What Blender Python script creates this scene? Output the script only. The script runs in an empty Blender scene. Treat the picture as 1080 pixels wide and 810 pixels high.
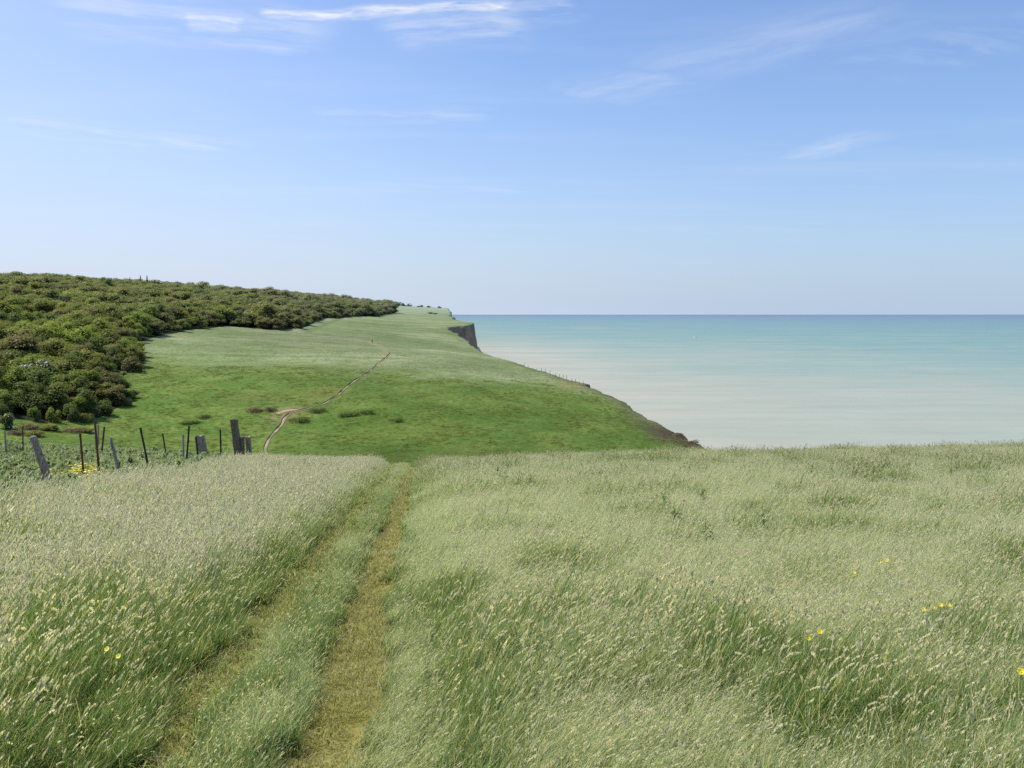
import bpy, math, random
import numpy as np
random.seed(7); rng = np.random.default_rng(7)
C = bpy.context.scene.collection
R = math.radians
F = 977.0; EYE = 1.7; HZ = 331.0; SEA = -75.0

# ------------------------------------------------------------------ helpers
def smooth(a, b, x):
    t = np.clip((np.asarray(x, float)-a)/(b-a), 0, 1); return t*t*(3-2*t)

_perm = rng.random((512, 512))
def vnoise(x, y):
    x = np.asarray(x, float); y = np.asarray(y, float)
    xi = np.floor(x).astype(int); yi = np.floor(y).astype(int)
    fx = x-xi; fy = y-yi; fx = fx*fx*(3-2*fx); fy = fy*fy*(3-2*fy)
    a = _perm[xi % 512, yi % 512]; b = _perm[(xi+1) % 512, yi % 512]
    c = _perm[xi % 512, (yi+1) % 512]; d = _perm[(xi+1) % 512, (yi+1) % 512]
    return (a*(1-fx)+b*fx)*(1-fy)+(c*(1-fx)+d*fx)*fy
def fbm(x, y, o=4):
    s = 0; a = 1; t = 0
    for i in range(o):
        s = s+a*vnoise(x*2**i+17.3*i, y*2**i+9.1*i); t += a; a *= .5
    return s/t

def poly_dist(px, py, pts):
    """distance to a polyline and signed side (positive = left of travel)"""
    best = np.full(px.shape, 1e18); side = np.zeros(px.shape)
    for (ax, ay), (bx, by) in zip(pts[:-1], pts[1:]):
        dx, dy = bx-ax, by-ay; L = dx*dx+dy*dy
        t = np.clip(((px-ax)*dx+(py-ay)*dy)/L, 0, 1)
        qx = px-ax-t*dx; qy = py-ay-t*dy
        d = qx*qx+qy*qy; m = d < best-1e-9
        best = np.where(m, d, best)
        side = np.where(m, np.sign(dx*(py-ay)-dy*(px-ax)), side)
    return np.sqrt(best), side
def inside(px, py, poly):
    r = np.zeros(px.shape, bool); n = len(poly)
    for i in range(n):
        x0, y0 = poly[i]; x1, y1 = poly[(i+1) % n]
        c = ((y0 > py) != (y1 > py)) & (px < (x1-x0)*(py-y0)/(y1-y0+1e-12)+x0)
        r ^= c
    return r

# ------------------------------------------------------------------ the lie of the land
YN = np.array([110,150,170,190,210,230,260,300,350,420,500,600,660,750,1000,1500,2500,5000], float)
TAB = {
 -400:[175,130,105,80,60,40,15,-10,-30,-45,-50,-48,-46,-42,-35,-28,-20,-15],
 0:   [215,150,115,98,80,64,42,20,2,-14,-26,-28,-27,-24,-20,-15,-12,-10],
 75:  [212,160,128,107,88,73,53,32,14,-4,-19,-25,-25,-24,-20,-15,-12,-10],
 150: [212,172,146,118,96,80,62,42,24,6,-10,-20,-22,-22,-19,-15,-12,-10],
 240: [212,176,152,124,99,80,62,46,33,17,3,-9,-13,-17,-16,-13,-12,-10],
 330: [212,178,155,127,102,82,64,49,37,26,15,6,1,-5,-10,-11,-10,-9],
 430: [212,178,155,127,102,84,67,53,42,32,24,15,11,7,1,-5,-9,-8],
 470: [212,179,156,128,104,86,69,56,46,36,27,15,10,7,3,-1,-6,-6],
 500: [212,180,157,130,106,88,72,59,50,42,35,17,10,7,3,-1,-5,-5],
 560: [212,182,160,134,112,95,80,68,57,50,42,22,12,8,3,0,-5,-5],
 620: [212,184,163,140,120,104,84,68,60,52,44,25,14,8,3,0,-5,-5],
 700: [212,186,168,151,132,110,96,84,70,60,50,30,20,10,4,0,-5,-5],
 760: [212,190,174,150,132,118,104,90,78,66,54,34,24,12,6,0,-5,-5],
 1100:[212,190,174,150,132,118,104,90,78,66,54,34,24,12,6,0,-5,-5]}
_cx = np.array(sorted(TAB)); _tt = np.array([TAB[k] for k in _cx], float)
_LY = np.linspace(math.log(100), math.log(6000), 300)
def _pchip(x, y, xq):
    h = np.diff(x); dl = np.diff(y)/h; m = np.zeros(len(x)); m[0] = dl[0]; m[-1] = dl[-1]
    for i in range(1, len(x)-1):
        if dl[i-1]*dl[i] > 0:
            w1 = 2*h[i]+h[i-1]; w2 = h[i]+2*h[i-1]; m[i] = (w1+w2)/(w1/dl[i-1]+w2/dl[i])
    xq = np.clip(xq, x[0], x[-1]); i = np.clip(np.searchsorted(x, xq)-1, 0, len(x)-2)
    t = (xq-x[i])/h[i]
    return ((1+2*t)*(1-t)**2*y[i]+t*(1-t)**2*h[i]*m[i]+t*t*(3-2*t)*y[i+1]+t*t*(t-1)*h[i]*m[i+1])
_g = np.array([_pchip(np.log(YN), r, _LY) for r in _tt])
_PX = np.arange(-420, 1121, 10.0)
_G = np.array([np.interp(_PX, _cx, _g[:, j]) for j in range(len(_LY))]).T
def _blur(a, n, ax):
    k = np.exp(-.5*(np.arange(-3*n, 3*n+1)/n)**2); k /= k.sum()
    p = [(0, 0), (0, 0)]; p[ax] = (3*n, 3*n)
    return np.apply_along_axis(lambda v: np.convolve(v, k, 'valid'), ax, np.pad(a, p, 'edge'))
_G = _blur(_G, 2, 0)
_G = _blur(_G, 3, 1)
def table(px, Y):
    a = np.clip((np.clip(px, -420, 1110)+420)/10, 0, len(_PX)-1.001)
    b = np.clip((np.log(np.clip(Y, 100, 5900))-_LY[0])/(_LY[1]-_LY[0]), 0, len(_LY)-1.001)
    i = a.astype(int); j = b.astype(int); fa = a-i; fb = b-j
    return (_G[i, j]*(1-fa)+_G[i+1, j]*fa)*(1-fb)+(_G[i, j+1]*(1-fa)+_G[i+1, j+1]*fa)*fb
def P(px, Y): return ((px-540)/F*Y, Y)
COAST = [(110,-400),(75,-100),(64,0),(60,60),(55,110),(50,160),P(749,200),P(738,207),P(722,214),P(700,226),P(680,238),P(662,252),P(640,272),
 P(620,290),P(605,304),P(590,322),P(560,368),P(543,396),P(525,428),P(516,440),P(509,470),P(500,500),P(492,535),P(482,575),P(475,600),P(473,625),
 P(480,640),P(490,643),P(496,652),P(499,672),P(498,705),P(486,760),P(478,850),P(478,960),P(479,1010),P(474,1080),P(476,1250),
 P(476,1600),P(474,2000),P(473,2500),P(470,3200),P(465,5000),P(455,12000)]
def land(X, Y):
    X = np.asarray(X, float); Y = np.asarray(Y, float)
    zf = -0.095*Y-0.0005*np.clip(Y, 0, None)**2-0.0042*np.clip(Y-41, 0, 60)**2+0.0006*np.clip(np.abs(X)-1, 0, 40)**2
    pq = 540+F*X/np.clip(Y, 8, None)
    zf = zf-(.50*np.exp(-((pq-330)/130)**2)+.18*np.exp(-((pq-520)/120)**2))*smooth(14, 40, Y)
    zf = np.where(Y < 0, np.minimum(-0.095*Y-0.0005*Y*Y, 4.0), zf)
    zf = zf+(fbm(X*.35, Y*.35, 3)-.5)*.22*smooth(1.2, 5, np.abs(X+1.2))
    px = 540+F*X/np.clip(Y, 20, None)
    zt = EYE-table(px, Y)*Y/F
    zt = zt+(fbm(X/28+3, Y/28, 4)-.5)*1.6*smooth(110, 200, Y)*(1-.5*smooth(500, 900, Y))
    w = smooth(55, 105, Y)
    return zf*(1-w)+zt*w
def coast_s(X, Y):
    wob = (fbm(X/6, Y/6, 3)-.5)*5*smooth(100, 200, Y)
    d, s = poly_dist(X, Y, COAST)
    return d*s+wob
def ground(X, Y):
    X = np.asarray(X, float); Y = np.asarray(Y, float)
    z = land(X, Y); s = coast_s(X, Y)
    z = z-0.9*np.clip(1-s/9, 0, 1)**2*smooth(100, 180, Y)
    k = smooth(0, -1, s/7)
    return z*(1-k)+(SEA-6)*k
_ys = np.concatenate([np.linspace(1.5, 60, 1200), np.exp(np.linspace(math.log(60.1), math.log(6000), 2500))])
def at(px, py, h=0.0, far=False, ymin=1.5, ymax=6000):
    """the point of the land (plus h) that is seen at that spot of the photograph"""
    ys = _ys[(_ys >= ymin) & (_ys <= ymax)]
    X = (px-540)/F*ys; z = land(X, ys)+h
    d = (EYE-z)/ys*F; hit = np.nonzero(d <= (py-HZ))[0]
    i = hit[0] if len(hit) else int(np.argmin(d))
    return np.array([X[i], ys[i], z[i]-h])

# ------------------------------------------------------------------ node helpers
class NT:
    def __init__(s, tree): s.t = tree; tree.nodes.clear()
    def n(s, typ, **kw):
        nd = s.t.nodes.new(typ)
        for k, v in kw.items():
            if k == 'inp':
                for a, b in v.items(): s.set(nd, a, b)
            else: setattr(nd, k, v)
        return nd
    def set(s, nd, a, b):
        sock = nd.inputs[a]
        if isinstance(b, bpy.types.NodeSocket): s.t.links.new(b, sock)
        elif isinstance(b, bpy.types.Node): s.t.links.new(b.outputs[0], sock)
        else: sock.default_value = b
    def m(s, op, a, b=0.0, c=None, clamp=False):
        nd = s.n('ShaderNodeMath', operation=op, use_clamp=clamp); s.set(nd, 0, a); s.set(nd, 1, b)
        if c is not None: s.set(nd, 2, c)
        return nd.outputs[0]
    def vm(s, op, a, b=None, sc=None):
        nd = s.n('ShaderNodeVectorMath', operation=op); s.set(nd, 0, a)
        if b is not None: s.set(nd, 1, b)
        if sc is not None: s.set(nd, 'Scale', sc)
        return nd.outputs['Value'] if op in ('LENGTH', 'DOT_PRODUCT') else nd.outputs[0]
    def mix(s, f, a, b, mode='MIX'):
        nd = s.n('ShaderNodeMix', data_type='RGBA', blend_type=mode); s.set(nd, 0, f)
        s.set(nd, 6, a if not isinstance(a, tuple) else (*a[:3], 1)); s.set(nd, 7, b if not isinstance(b, tuple) else (*b[:3], 1))
        return nd.outputs[2]
    def noise(s, vec, scale, det=4, rough=.55, dist=0.0):
        nd = s.n('ShaderNodeTexNoise'); 
        if vec is not None: s.set(nd, 'Vector', vec)
        s.set(nd, 'Scale', scale); s.set(nd, 'Detail', det); s.set(nd, 'Roughness', rough); s.set(nd, 'Distortion', dist)
        return nd.outputs[0]
    def ramp(s, f, stops):
        nd = s.n('ShaderNodeValToRGB'); s.set(nd, 0, f); e = nd.color_ramp.elements
        while len(e) < len(stops): e.new(.5)
        for el, (p, c) in zip(e, stops): el.position = p; el.color = (*c[:3], 1)
        return nd.outputs[0]
    def rng(s, v, a, b, c=0.0, d=1.0, it='SMOOTHSTEP'):
        nd = s.n('ShaderNodeMapRange', interpolation_type=it); s.set(nd, 0, v)
        for i, q in enumerate((a, b, c, d)): s.set(nd, i+1, q)
        return nd.outputs[0]
def material(name):
    m = bpy.data.materials.new(name); m.use_nodes = True; return m, NT(m.node_tree)
def surf(N, shader, bump=None):
    o = N.n('ShaderNodeOutputMaterial'); N.set(o, 'Surface', shader)

def leaf_shader(N, col, trans=.35, gloss=.05, rough=.5, tcol=None, up=.5):
    gn = N.n('ShaderNodeNewGeometry').outputs['Normal']; gs = N.vm('SCALE', gn, sc=1-up)
    nd = N.vm('NORMALIZE', N.vm('ADD', gs, (0, 0, up))); nt = N.vm('NORMALIZE', N.vm('ADD', gs, (0, 0, -up)))
    d = N.n('ShaderNodeBsdfDiffuse', inp={'Color': N.mix(1.0, col, (.72,)*3, 'MULTIPLY'), 'Normal': nd})
    t = N.n('ShaderNodeBsdfTranslucent', inp={'Color': N.mix(1.0, col, (trans*1.8, trans*1.9, trans*1.5), 'MULTIPLY'), 'Normal': nt})
    m = N.n('ShaderNodeAddShader', inp={0: d, 1: t})
    g = N.n('ShaderNodeBsdfGlossy', inp={'Roughness': rough, 'Color': (.9, .95, 1, 1)})
    return N.n('ShaderNodeMixShader', inp={0: gloss, 1: m, 2: g})

# grass: vertex colour = (height along blade, blade random, kind) ; instancer 'tone' 0 lush .. 1 pale
def grass_material(name, low, mid, tip, pale, straw, seed, trans=.4):
    m, N = material(name)
    a = N.n('ShaderNodeAttribute', attribute_name='grass'); sp = N.n('ShaderNodeSeparateColor', inp={0: a.outputs['Color']})
    t, r, k = sp.outputs
    tone = N.n('ShaderNodeAttribute', attribute_name='tone', attribute_type='INSTANCER').outputs['Fac']
    c = N.mix(N.rng(t, 0, .3), low, mid); c = N.mix(N.rng(t, .25, .8), c, tip)  # roots darkened, tips lightened: shaded gaps between blades put into the colour
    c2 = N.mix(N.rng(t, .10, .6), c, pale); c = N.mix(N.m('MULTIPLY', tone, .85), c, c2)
    c = N.mix(N.m('MULTIPLY', N.rng(r, .82, .9), N.rng(t, .1, .5, .2, 1)), c, straw)
    s = N.mix(N.rng(r, 0, 1, 0, .8), seed, tuple(x*.62 for x in seed))
    c = N.mix(N.m('GREATER_THAN', k, .5), c, s)
    v = N.m('ADD', N.m('MULTIPLY', r, .5), .75)
    c = N.mix(1.0, c, N.n('ShaderNodeCombineColor', inp={0: v, 1: v, 2: v}).outputs[0], 'MULTIPLY')
    surf(N, leaf_shader(N, c, trans, .02, .42, up=.8)); return m
MAT = {}
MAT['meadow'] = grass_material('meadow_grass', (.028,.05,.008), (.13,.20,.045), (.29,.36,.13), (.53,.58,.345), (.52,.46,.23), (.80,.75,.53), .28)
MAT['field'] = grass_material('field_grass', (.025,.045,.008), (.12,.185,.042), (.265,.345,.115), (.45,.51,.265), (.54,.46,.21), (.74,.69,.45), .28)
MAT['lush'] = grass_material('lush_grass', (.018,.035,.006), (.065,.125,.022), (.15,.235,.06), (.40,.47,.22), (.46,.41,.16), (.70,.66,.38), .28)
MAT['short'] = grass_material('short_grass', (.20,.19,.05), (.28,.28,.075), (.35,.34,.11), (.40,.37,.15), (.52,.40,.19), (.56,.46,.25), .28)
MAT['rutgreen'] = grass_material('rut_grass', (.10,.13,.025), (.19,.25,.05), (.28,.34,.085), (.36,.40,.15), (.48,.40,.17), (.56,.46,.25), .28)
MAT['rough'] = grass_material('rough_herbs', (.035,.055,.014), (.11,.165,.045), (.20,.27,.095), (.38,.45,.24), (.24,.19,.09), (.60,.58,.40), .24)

MAT['slope'] = grass_material('slope_grass', (.12,.18,.030), (.14,.20,.036), (.18,.235,.05), (.31,.35,.17), (.24,.24,.08), (.3,.3,.15), .2)
def solid(name, col, rough=.8, var=.35, scale=20, metal=0, col2=None, bump=.3):
    m, N = material(name)
    g = N.n('ShaderNodeTexCoord').outputs['Object']
    n1 = N.noise(g, scale, 6, .6); n2 = N.noise(g, scale*.22, 3)
    c = N.mix(N.rng(n1, .35, .65), col, col2 or tuple(x*(1-var) for x in col))
    c = N.mix(N.rng(n2, .3, .8, 0, .6), c, tuple(x*(1-var) for x in col))
    b = N.n('ShaderNodeBump', inp={'Strength': bump, 'Distance': .01, 'Height': n1})
    p = N.n('ShaderNodeBsdfPrincipled', inp={'Base Color': c, 'Roughness': rough, 'Metallic': metal, 'Normal': b})
    surf(N, p); return m
def wood_mat(name, a, b):
    m, N = material(name)
    g = N.n('ShaderNodeTexCoord').outputs['Object']
    st = N.vm('MULTIPLY', g, (30, 30, 2.2)); n1 = N.noise(st, 1.6, 6, .65); n2 = N.noise(g, 7, 4)
    c = N.ramp(n1, [(.3, tuple(x*.35 for x in a)), (.5, a), (.72, b)])
    c = N.mix(N.rng(n2, .5, .7, 0, .75), c, tuple(x*.45 for x in a))
    bp = N.n('ShaderNodeBump', inp={'Strength': .8, 'Distance': .02, 'Height': n1})
    surf(N, N.n('ShaderNodeBsdfPrincipled', inp={'Base Color': c, 'Roughness': .9, 'Normal': bp})); return m
MAT['oldwood'] = wood_mat('weathered_wood', (.31,.25,.18), (.54,.47,.37))
MAT['greywood'] = wood_mat('pale_grey_wood', (.30,.27,.23), (.52,.48,.41))
MAT['darkwood'] = wood_mat('dark_wood', (.17,.13,.09), (.34,.28,.20))
MAT['rust'] = solid('rusty_iron', (.19,.075,.035), .85, .5, 40)
MAT['darkiron'] = solid('dark_iron', (.06,.042,.034), .8, .4, 40)
MAT['bark'] = solid('bark', (.09,.07,.05), .95, .5, 6)
MAT['white'] = solid('pale_stone', (.75,.73,.68), .8, .2, 20)
MAT['petal'] = solid('yellow_petal', (.90,.76,.04), .5, .1, 50, bump=0)
MAT['flowerstem'] = solid('flower_stem', (.08,.15,.03), .6, .2, 30, bump=0)
MAT['boatwhite'] = solid('white_paint', (.93,.93,.91), .4, .05, 2)
MAT['boatdark'] = solid('dark_glass', (.03,.04,.05), .2, .2, 2)

def crown_mat(name, dark, light, odd=None, oddamt=.0, trans=.3):
    m, N = material(name)
    a = N.n('ShaderNodeAttribute', attribute_name='leaf'); sp = N.n('ShaderNodeSeparateColor', inp={0: a.outputs['Color']})
    pos = N.n('ShaderNodeNewGeometry').outputs['Position']
    oi = N.n('ShaderNodeObjectInfo').outputs['Random']
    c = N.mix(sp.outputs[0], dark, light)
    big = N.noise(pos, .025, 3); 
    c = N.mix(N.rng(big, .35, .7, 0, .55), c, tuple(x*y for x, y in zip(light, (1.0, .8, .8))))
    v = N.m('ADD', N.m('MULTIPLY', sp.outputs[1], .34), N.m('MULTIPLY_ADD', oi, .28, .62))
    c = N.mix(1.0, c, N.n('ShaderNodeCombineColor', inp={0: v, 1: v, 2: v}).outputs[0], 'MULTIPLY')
    if odd: c = N.mix(N.m('LESS_THAN', sp.outputs[2], oddamt), c, odd)
    # aerial haze painted into the leaf colour, greyer with distance along the coast
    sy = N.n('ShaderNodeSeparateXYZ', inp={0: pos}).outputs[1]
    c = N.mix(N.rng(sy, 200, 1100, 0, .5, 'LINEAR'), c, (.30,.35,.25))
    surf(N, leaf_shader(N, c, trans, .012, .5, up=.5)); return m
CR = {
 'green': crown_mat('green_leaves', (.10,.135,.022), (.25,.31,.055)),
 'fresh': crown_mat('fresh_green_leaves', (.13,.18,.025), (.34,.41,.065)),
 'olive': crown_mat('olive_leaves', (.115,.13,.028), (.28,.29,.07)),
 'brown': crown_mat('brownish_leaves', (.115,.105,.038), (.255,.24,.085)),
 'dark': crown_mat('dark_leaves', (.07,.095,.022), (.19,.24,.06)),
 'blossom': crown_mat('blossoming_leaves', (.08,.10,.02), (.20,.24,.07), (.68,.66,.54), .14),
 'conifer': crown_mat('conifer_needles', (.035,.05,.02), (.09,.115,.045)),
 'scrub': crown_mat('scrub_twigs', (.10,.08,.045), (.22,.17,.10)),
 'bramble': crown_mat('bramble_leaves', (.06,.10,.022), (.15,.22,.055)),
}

# ------------------------------------------------------------------ mesh helpers
def mesh_obj(name, V, Fc, mat=None, parent=None, link=True, smoothf=False, attr=None):
    me = bpy.data.meshes.new(name)
    V = np.asarray(V, np.float32)
    if isinstance(Fc, np.ndarray) and Fc.ndim == 2:
        k = Fc.shape[1]; n = len(Fc)
        me.vertices.add(len(V)); me.vertices.foreach_set('co', V.ravel())
        me.loops.add(n*k); me.loops.foreach_set('vertex_index', Fc.astype(np.int32).ravel())
        me.polygons.add(n); me.polygons.foreach_set('loop_start', np.arange(0, n*k, k, dtype=np.int32))
        me.update(calc_edges=True)
    else: me.from_pydata([tuple(map(float, v)) for v in V], [], [tuple(map(int, f)) for f in Fc])
    if smoothf: me.polygons.foreach_set('use_smooth', np.ones(len(me.polygons), bool))
    for nm, dat in (attr or {}).items():
        at_ = me.color_attributes.new(nm, 'FLOAT_COLOR', 'POINT')
        d = np.ones((len(V), 4), np.float32); d[:, :dat.shape[1]] = dat; at_.data.foreach_set('color', d.ravel())
    if mat: me.materials.append(mat)
    o = bpy.data.objects.new(name, me)
    if link: C.objects.link(o)
    if parent: o.parent = parent
    return o
def tag(o, label=None, cat=None, group=None, kind=None):
    if label: o['label'] = label
    if cat: o['category'] = cat
    if group: o['group'] = group
    if kind: o['kind'] = kind
    return o
def empty(name, loc, rz=0, sc=1.0):
    o = bpy.data.objects.new(name, None); C.objects.link(o); o.location = [float(v) for v in loc]; o.rotation_euler = (0, 0, rz)
    o.scale = (sc,)*3 if not isinstance(sc, tuple) else sc; o.empty_display_size = .2; return o
def tube(pts, rad, seg=8, cap=True, irr=0.0, flat=1.0):
    """tapered tube along points; returns V,F"""
    pts = np.asarray(pts, float); V = []; Fc = []
    for i, p in enumerate(pts):
        d = pts[min(i+1, len(pts)-1)]-pts[max(i-1, 0)]; d /= np.linalg.norm(d)
        a = np.cross(d, (0, 1, .01)); a /= np.linalg.norm(a); b = np.cross(d, a)
        for k in range(seg):
            t = 2*math.pi*k/seg; r = rad[i]*(1+irr*(random.random()-.5)*2)
            V.append(p+a*r*math.cos(t)+b*r*flat*math.sin(t))
    for i in range(len(pts)-1):
        for k in range(seg):
            Fc.append((i*seg+k, i*seg+(k+1) % seg, (i+1)*seg+(k+1) % seg, (i+1)*seg+k))
    if cap: Fc.append(tuple(range(seg))[::-1]); Fc.append(tuple((len(pts)-1)*seg+k for k in range(seg)))
    return V, Fc
def join(parts):
    V = []; Fc = []
    for v, f in parts:
        o = len(V); V += list(v); Fc += [tuple(i+o for i in q) for q in f]
    return V, Fc

# ------------------------------------------------------------------ ruts, boundaries (world coordinates)
RUT_R = [at(*p)[:2] for p in [(318,860),(335,810),(352,750),(367,695),(386,630),(408,572),(424,525),(432,495),(436,484)]]
RUT_L = [at(*p)[:2] for p in [(120,860),(165,810),(212,745),(262,680),(302,630),(345,580),(383,535),(404,508),(420,492)]]
def extend(l):
    a, b = l[1], l[0]; d = (b-a)/np.linalg.norm(b-a); e = l[-1]
    return [tuple(b+d*12)]+[tuple(q) for q in l]+[(float(e[0]+.3), float(e[1])+12)]
RUT_R = extend(RUT_R); RUT_L = extend(RUT_L)
FIELD_EDGE = [at(*p, .40)[:2] for p in [(-200,575),(0,528),(60,517),(120,507),(200,496),(245,488),(282,483)]]
FIELD_EDGE = [(FIELD_EDGE[0][0]-20, FIELD_EDGE[0][1]-8)]+[tuple(q) for q in FIELD_EDGE]+[(FIELD_EDGE[-1][0]+2, FIELD_EDGE[-1][1]+25)]
LUSH_TOP = np.array([(-200,420),(110,405),(140,388),(155,380),(165,384),(200,388),(300,388),(345,390),(380,393),(415,395),(448,399),(500,402),(555,404),(611,413),(655,427),(700,446),(750,468)])
_ly = np.array([at(px, py, ymin=120)[1] for px, py in LUSH_TOP])
def lush_Y(px): return np.interp(px, LUSH_TOP[:, 0], _ly)
WOOD_PIX = [(-260,446),(-100,446),(0,441),(50,446),(105,441),(128,428),(140,420),(128,408),(112,398),(128,392),(150,388),(152,378),(144,362),(165,355),(200,348),
            (240,344),(262,346),(290,348),(318,347),(330,341),(345,336),(400,334),(414,331)]
WOOD = [tuple(at(px, py, ymin=120)[:2]) for px, py in WOOD_PIX]
WOOD = WOOD+[P(415,1000),P(400,1250),P(250,1500),P(-100,1200),P(-300,700),P(-400,300)]

# ------------------------------------------------------------------ terrain sheet
def build_terrain():
    az_in = np.linspace(-33, 33, 860); az = np.concatenate([np.arange(-180, -45, 4.0), np.linspace(-45, -33.3, 30), az_in, np.linspace(33.3, 45, 30), np.arange(48, 180, 4.0)])
    rr = np.concatenate([np.exp(np.linspace(math.log(.5), math.log(60), 330)), np.exp(np.linspace(math.log(60.3), math.log(150), 70)), np.exp(np.linspace(math.log(150.6), math.log(1200), 640)), np.exp(np.linspace(math.log(1205), math.log(9000), 130))])
    A, Rr = np.meshgrid(np.radians(az), rr, indexing='ij')
    X = (np.sin(A)*Rr).ravel(); Y = (np.cos(A)*Rr).ravel()
    Z = ground(X, Y); S = coast_s(X, Y)
    # wheel ruts are slightly sunk
    near = (Y < 60) & (Y > -12) & (np.abs(X) < 12)
    dr = np.full(X.shape, 99.0)
    dr[near] = np.minimum(poly_dist(X[near], Y[near], RUT_R)[0], poly_dist(X[near], Y[near], RUT_L)[0])
    Z = Z-.05*smooth(.3, .1, dr)
    px = 540+F*X/np.clip(Y, 20, None)
    n1 = fbm(X/9, Y/9, 4); n2 = fbm(X/45+7, Y/45, 3)
    lw = smooth(-30, 22, lush_Y(px)-Y+(n1-.5)*34+(fbm(X/2.2, Y/2.2, 3)-.5)*22)*smooth(60, 100, Y)
    pale = np.array([.285,.33,.15]); pale2 = np.array([.205,.265,.10]); lush = np.array([.105,.18,.028]); lush2 = np.array([.145,.208,.038]); dry = np.array([.20,.205,.055])
    q = smooth(.35, .68, n2)[:, None]; q1 = smooth(.4, .65, n1)[:, None]
    col = pale*(1-q)+pale2*q
    lg = lush*(1-q1)+lush2*q1; lg = lg*(1-.18*q)+dry*.18*q
    # lighter, yellower turf at the left of the slope
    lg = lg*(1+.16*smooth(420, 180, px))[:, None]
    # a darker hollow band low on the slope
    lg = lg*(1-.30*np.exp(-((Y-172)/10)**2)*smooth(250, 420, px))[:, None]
    col = col*(1-lw[:, None])+lg*lw[:, None]
    # streaks of mowing / wind over the pale pasture
    st = fbm((X+Y*.25)/70, (Y-X*.25)/9, 3)
    col = col*(1+(st-.5)[:, None]*.55*(1-lw[:, None]))
    k = smooth(1.5, 1.0, smooth(0, 11, S+(n1-.5)*12)*2)*0
    # grey-brown eroding strip beside the drop
    e = smooth(9, 1, S+(n1-.5)*8)*smooth(120, 180, Y)*smooth(430, 330, Y)
    col = col*(1-e[:, None]*.75)+np.array([.14,.14,.065])*e[:, None]*.75
    br = smooth(13, 2, S+(n1-.5)*6)*smooth(232, 216, Y)*smooth(150, 190, Y)
    col = col*(1-br[:, None])+np.array([.085,.06,.04])*br[:, None]
    # orange-ish dry patch at the brow
    dpt = np.exp(-(((px-605)/24)**2+((Y-285)/14)**2)); col = col*(1-.6*dpt[:, None])+np.array([.26,.21,.075])*.6*dpt[:, None]
    cf = np.maximum(smooth(.4, -.6, S), smooth(.8, 2.5, land(X, Y)-Z))*smooth(100, 150, Y)
    col = col*(1-cf[:, None])+(np.array([.27,.205,.15])*(.35+1.3*fbm(X/3, Y/3+Z/4, 3))[:, None])*cf[:, None]
    pyy = HZ+(EYE-Z)/np.clip(Y, 20, None)*F
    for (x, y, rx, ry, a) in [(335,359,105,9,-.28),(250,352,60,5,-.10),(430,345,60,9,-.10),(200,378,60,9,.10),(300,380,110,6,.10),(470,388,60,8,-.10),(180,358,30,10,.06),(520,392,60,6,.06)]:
        col = col*(1+a*np.exp(-((px-x)/rx)**2-((pyy-y)/ry)**2)*(Y > 120))[:, None]  # dome shading of the pasture painted in as soft dark and light bands
    # faint trodden lines over the upper pasture
    for pts, w, c in (([at(x, y, ymin=120)[:2] for x, y in [(412,374),(400,365),(388,360),(350,356),(310,352),(270,349)]], 1.6, (.30,.30,.17)),
                      ([at(x, y, ymin=120)[:2] for x, y in [(412,371),(440,369),(480,373),(520,377),(545,381)]], 2.0, (.29,.31,.19)),
                      ([at(x, y, ymin=120)[:2] for x, y in [(312,350),(330,343),(345,337),(350,334)]], 4.0, (.33,.36,.19)),
                      ([at(x, y, ymin=120)[:2] for x, y in [(322,350),(340,343),(356,337)]], 2.5, (.13,.19,.06))):
        d = poly_dist(X, Y, [tuple(p) for p in pts])[0]; f = (smooth(w*1.6, w*.5, d)*.6)[:, None]; col = col*(1-f)+np.array(c)*f
    # bare yellowish-brown scar where the path crosses the hollow
    for (x, y, rx, ry, c, a) in [(303,437,14,7,(.30,.24,.11),.8),(345,415,26,9,(.20,.19,.05),.5),(270,420,30,9,(.17,.17,.045),.4)]:
        q0 = at(x, y, ymin=120); d = ((X-q0[0])/(rx*q0[1]/F*1.2))**2+((Y-q0[1])/(ry*1.1))**2; f = (np.exp(-d*(.6+n1))*a)[:, None]; col = col*(1-f)+np.array(c)*f
    # woodland floor
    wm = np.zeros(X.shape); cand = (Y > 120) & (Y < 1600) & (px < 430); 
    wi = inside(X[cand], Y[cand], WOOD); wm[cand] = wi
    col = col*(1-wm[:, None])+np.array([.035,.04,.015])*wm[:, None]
    # foreground soil under the grass and in the ruts
    fg = smooth(75, 50, Y)[:, None]
    fcol = np.array([.06,.075,.025])*np.ones((len(X), 3)); ft = smooth(.42, .16, dr+(fbm(X*3, Y*3, 3)-.5)*.25)[:, None]
    rutc = np.array([.235,.215,.06])*(.8+.5*fbm(X*2.2, Y*1.2, 3))[:, None]
    fcol = fcol*(1-ft)+rutc*ft
    col = col*(1-fg)+fcol*fg
    # land toned down past the meadow, then aerial haze painted into its colour
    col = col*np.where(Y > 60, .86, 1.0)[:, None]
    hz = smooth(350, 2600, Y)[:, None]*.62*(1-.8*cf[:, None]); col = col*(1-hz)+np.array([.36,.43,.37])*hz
    na, nr = len(az), len(rr)
    i = np.arange(na-1)[:, None]*nr+np.arange(nr-1)[None, :]; i = i.ravel()
    Q = np.stack([i, i+1, i+nr+1, i+nr], 1)
    last = (na-1)*nr+np.arange(nr-1); Q = np.vstack([Q, np.stack([last, last+1, np.arange(nr-1)+1, np.arange(nr-1)], 1)])
    keep = (Z[Q] > SEA-5.9).any(1); Q = Q[keep]
    m, N = material('land')
    a = N.n('ShaderNodeAttribute', attribute_name='base').outputs['Color']; pos = N.n('ShaderNodeNewGeometry').outputs['Position']
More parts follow.
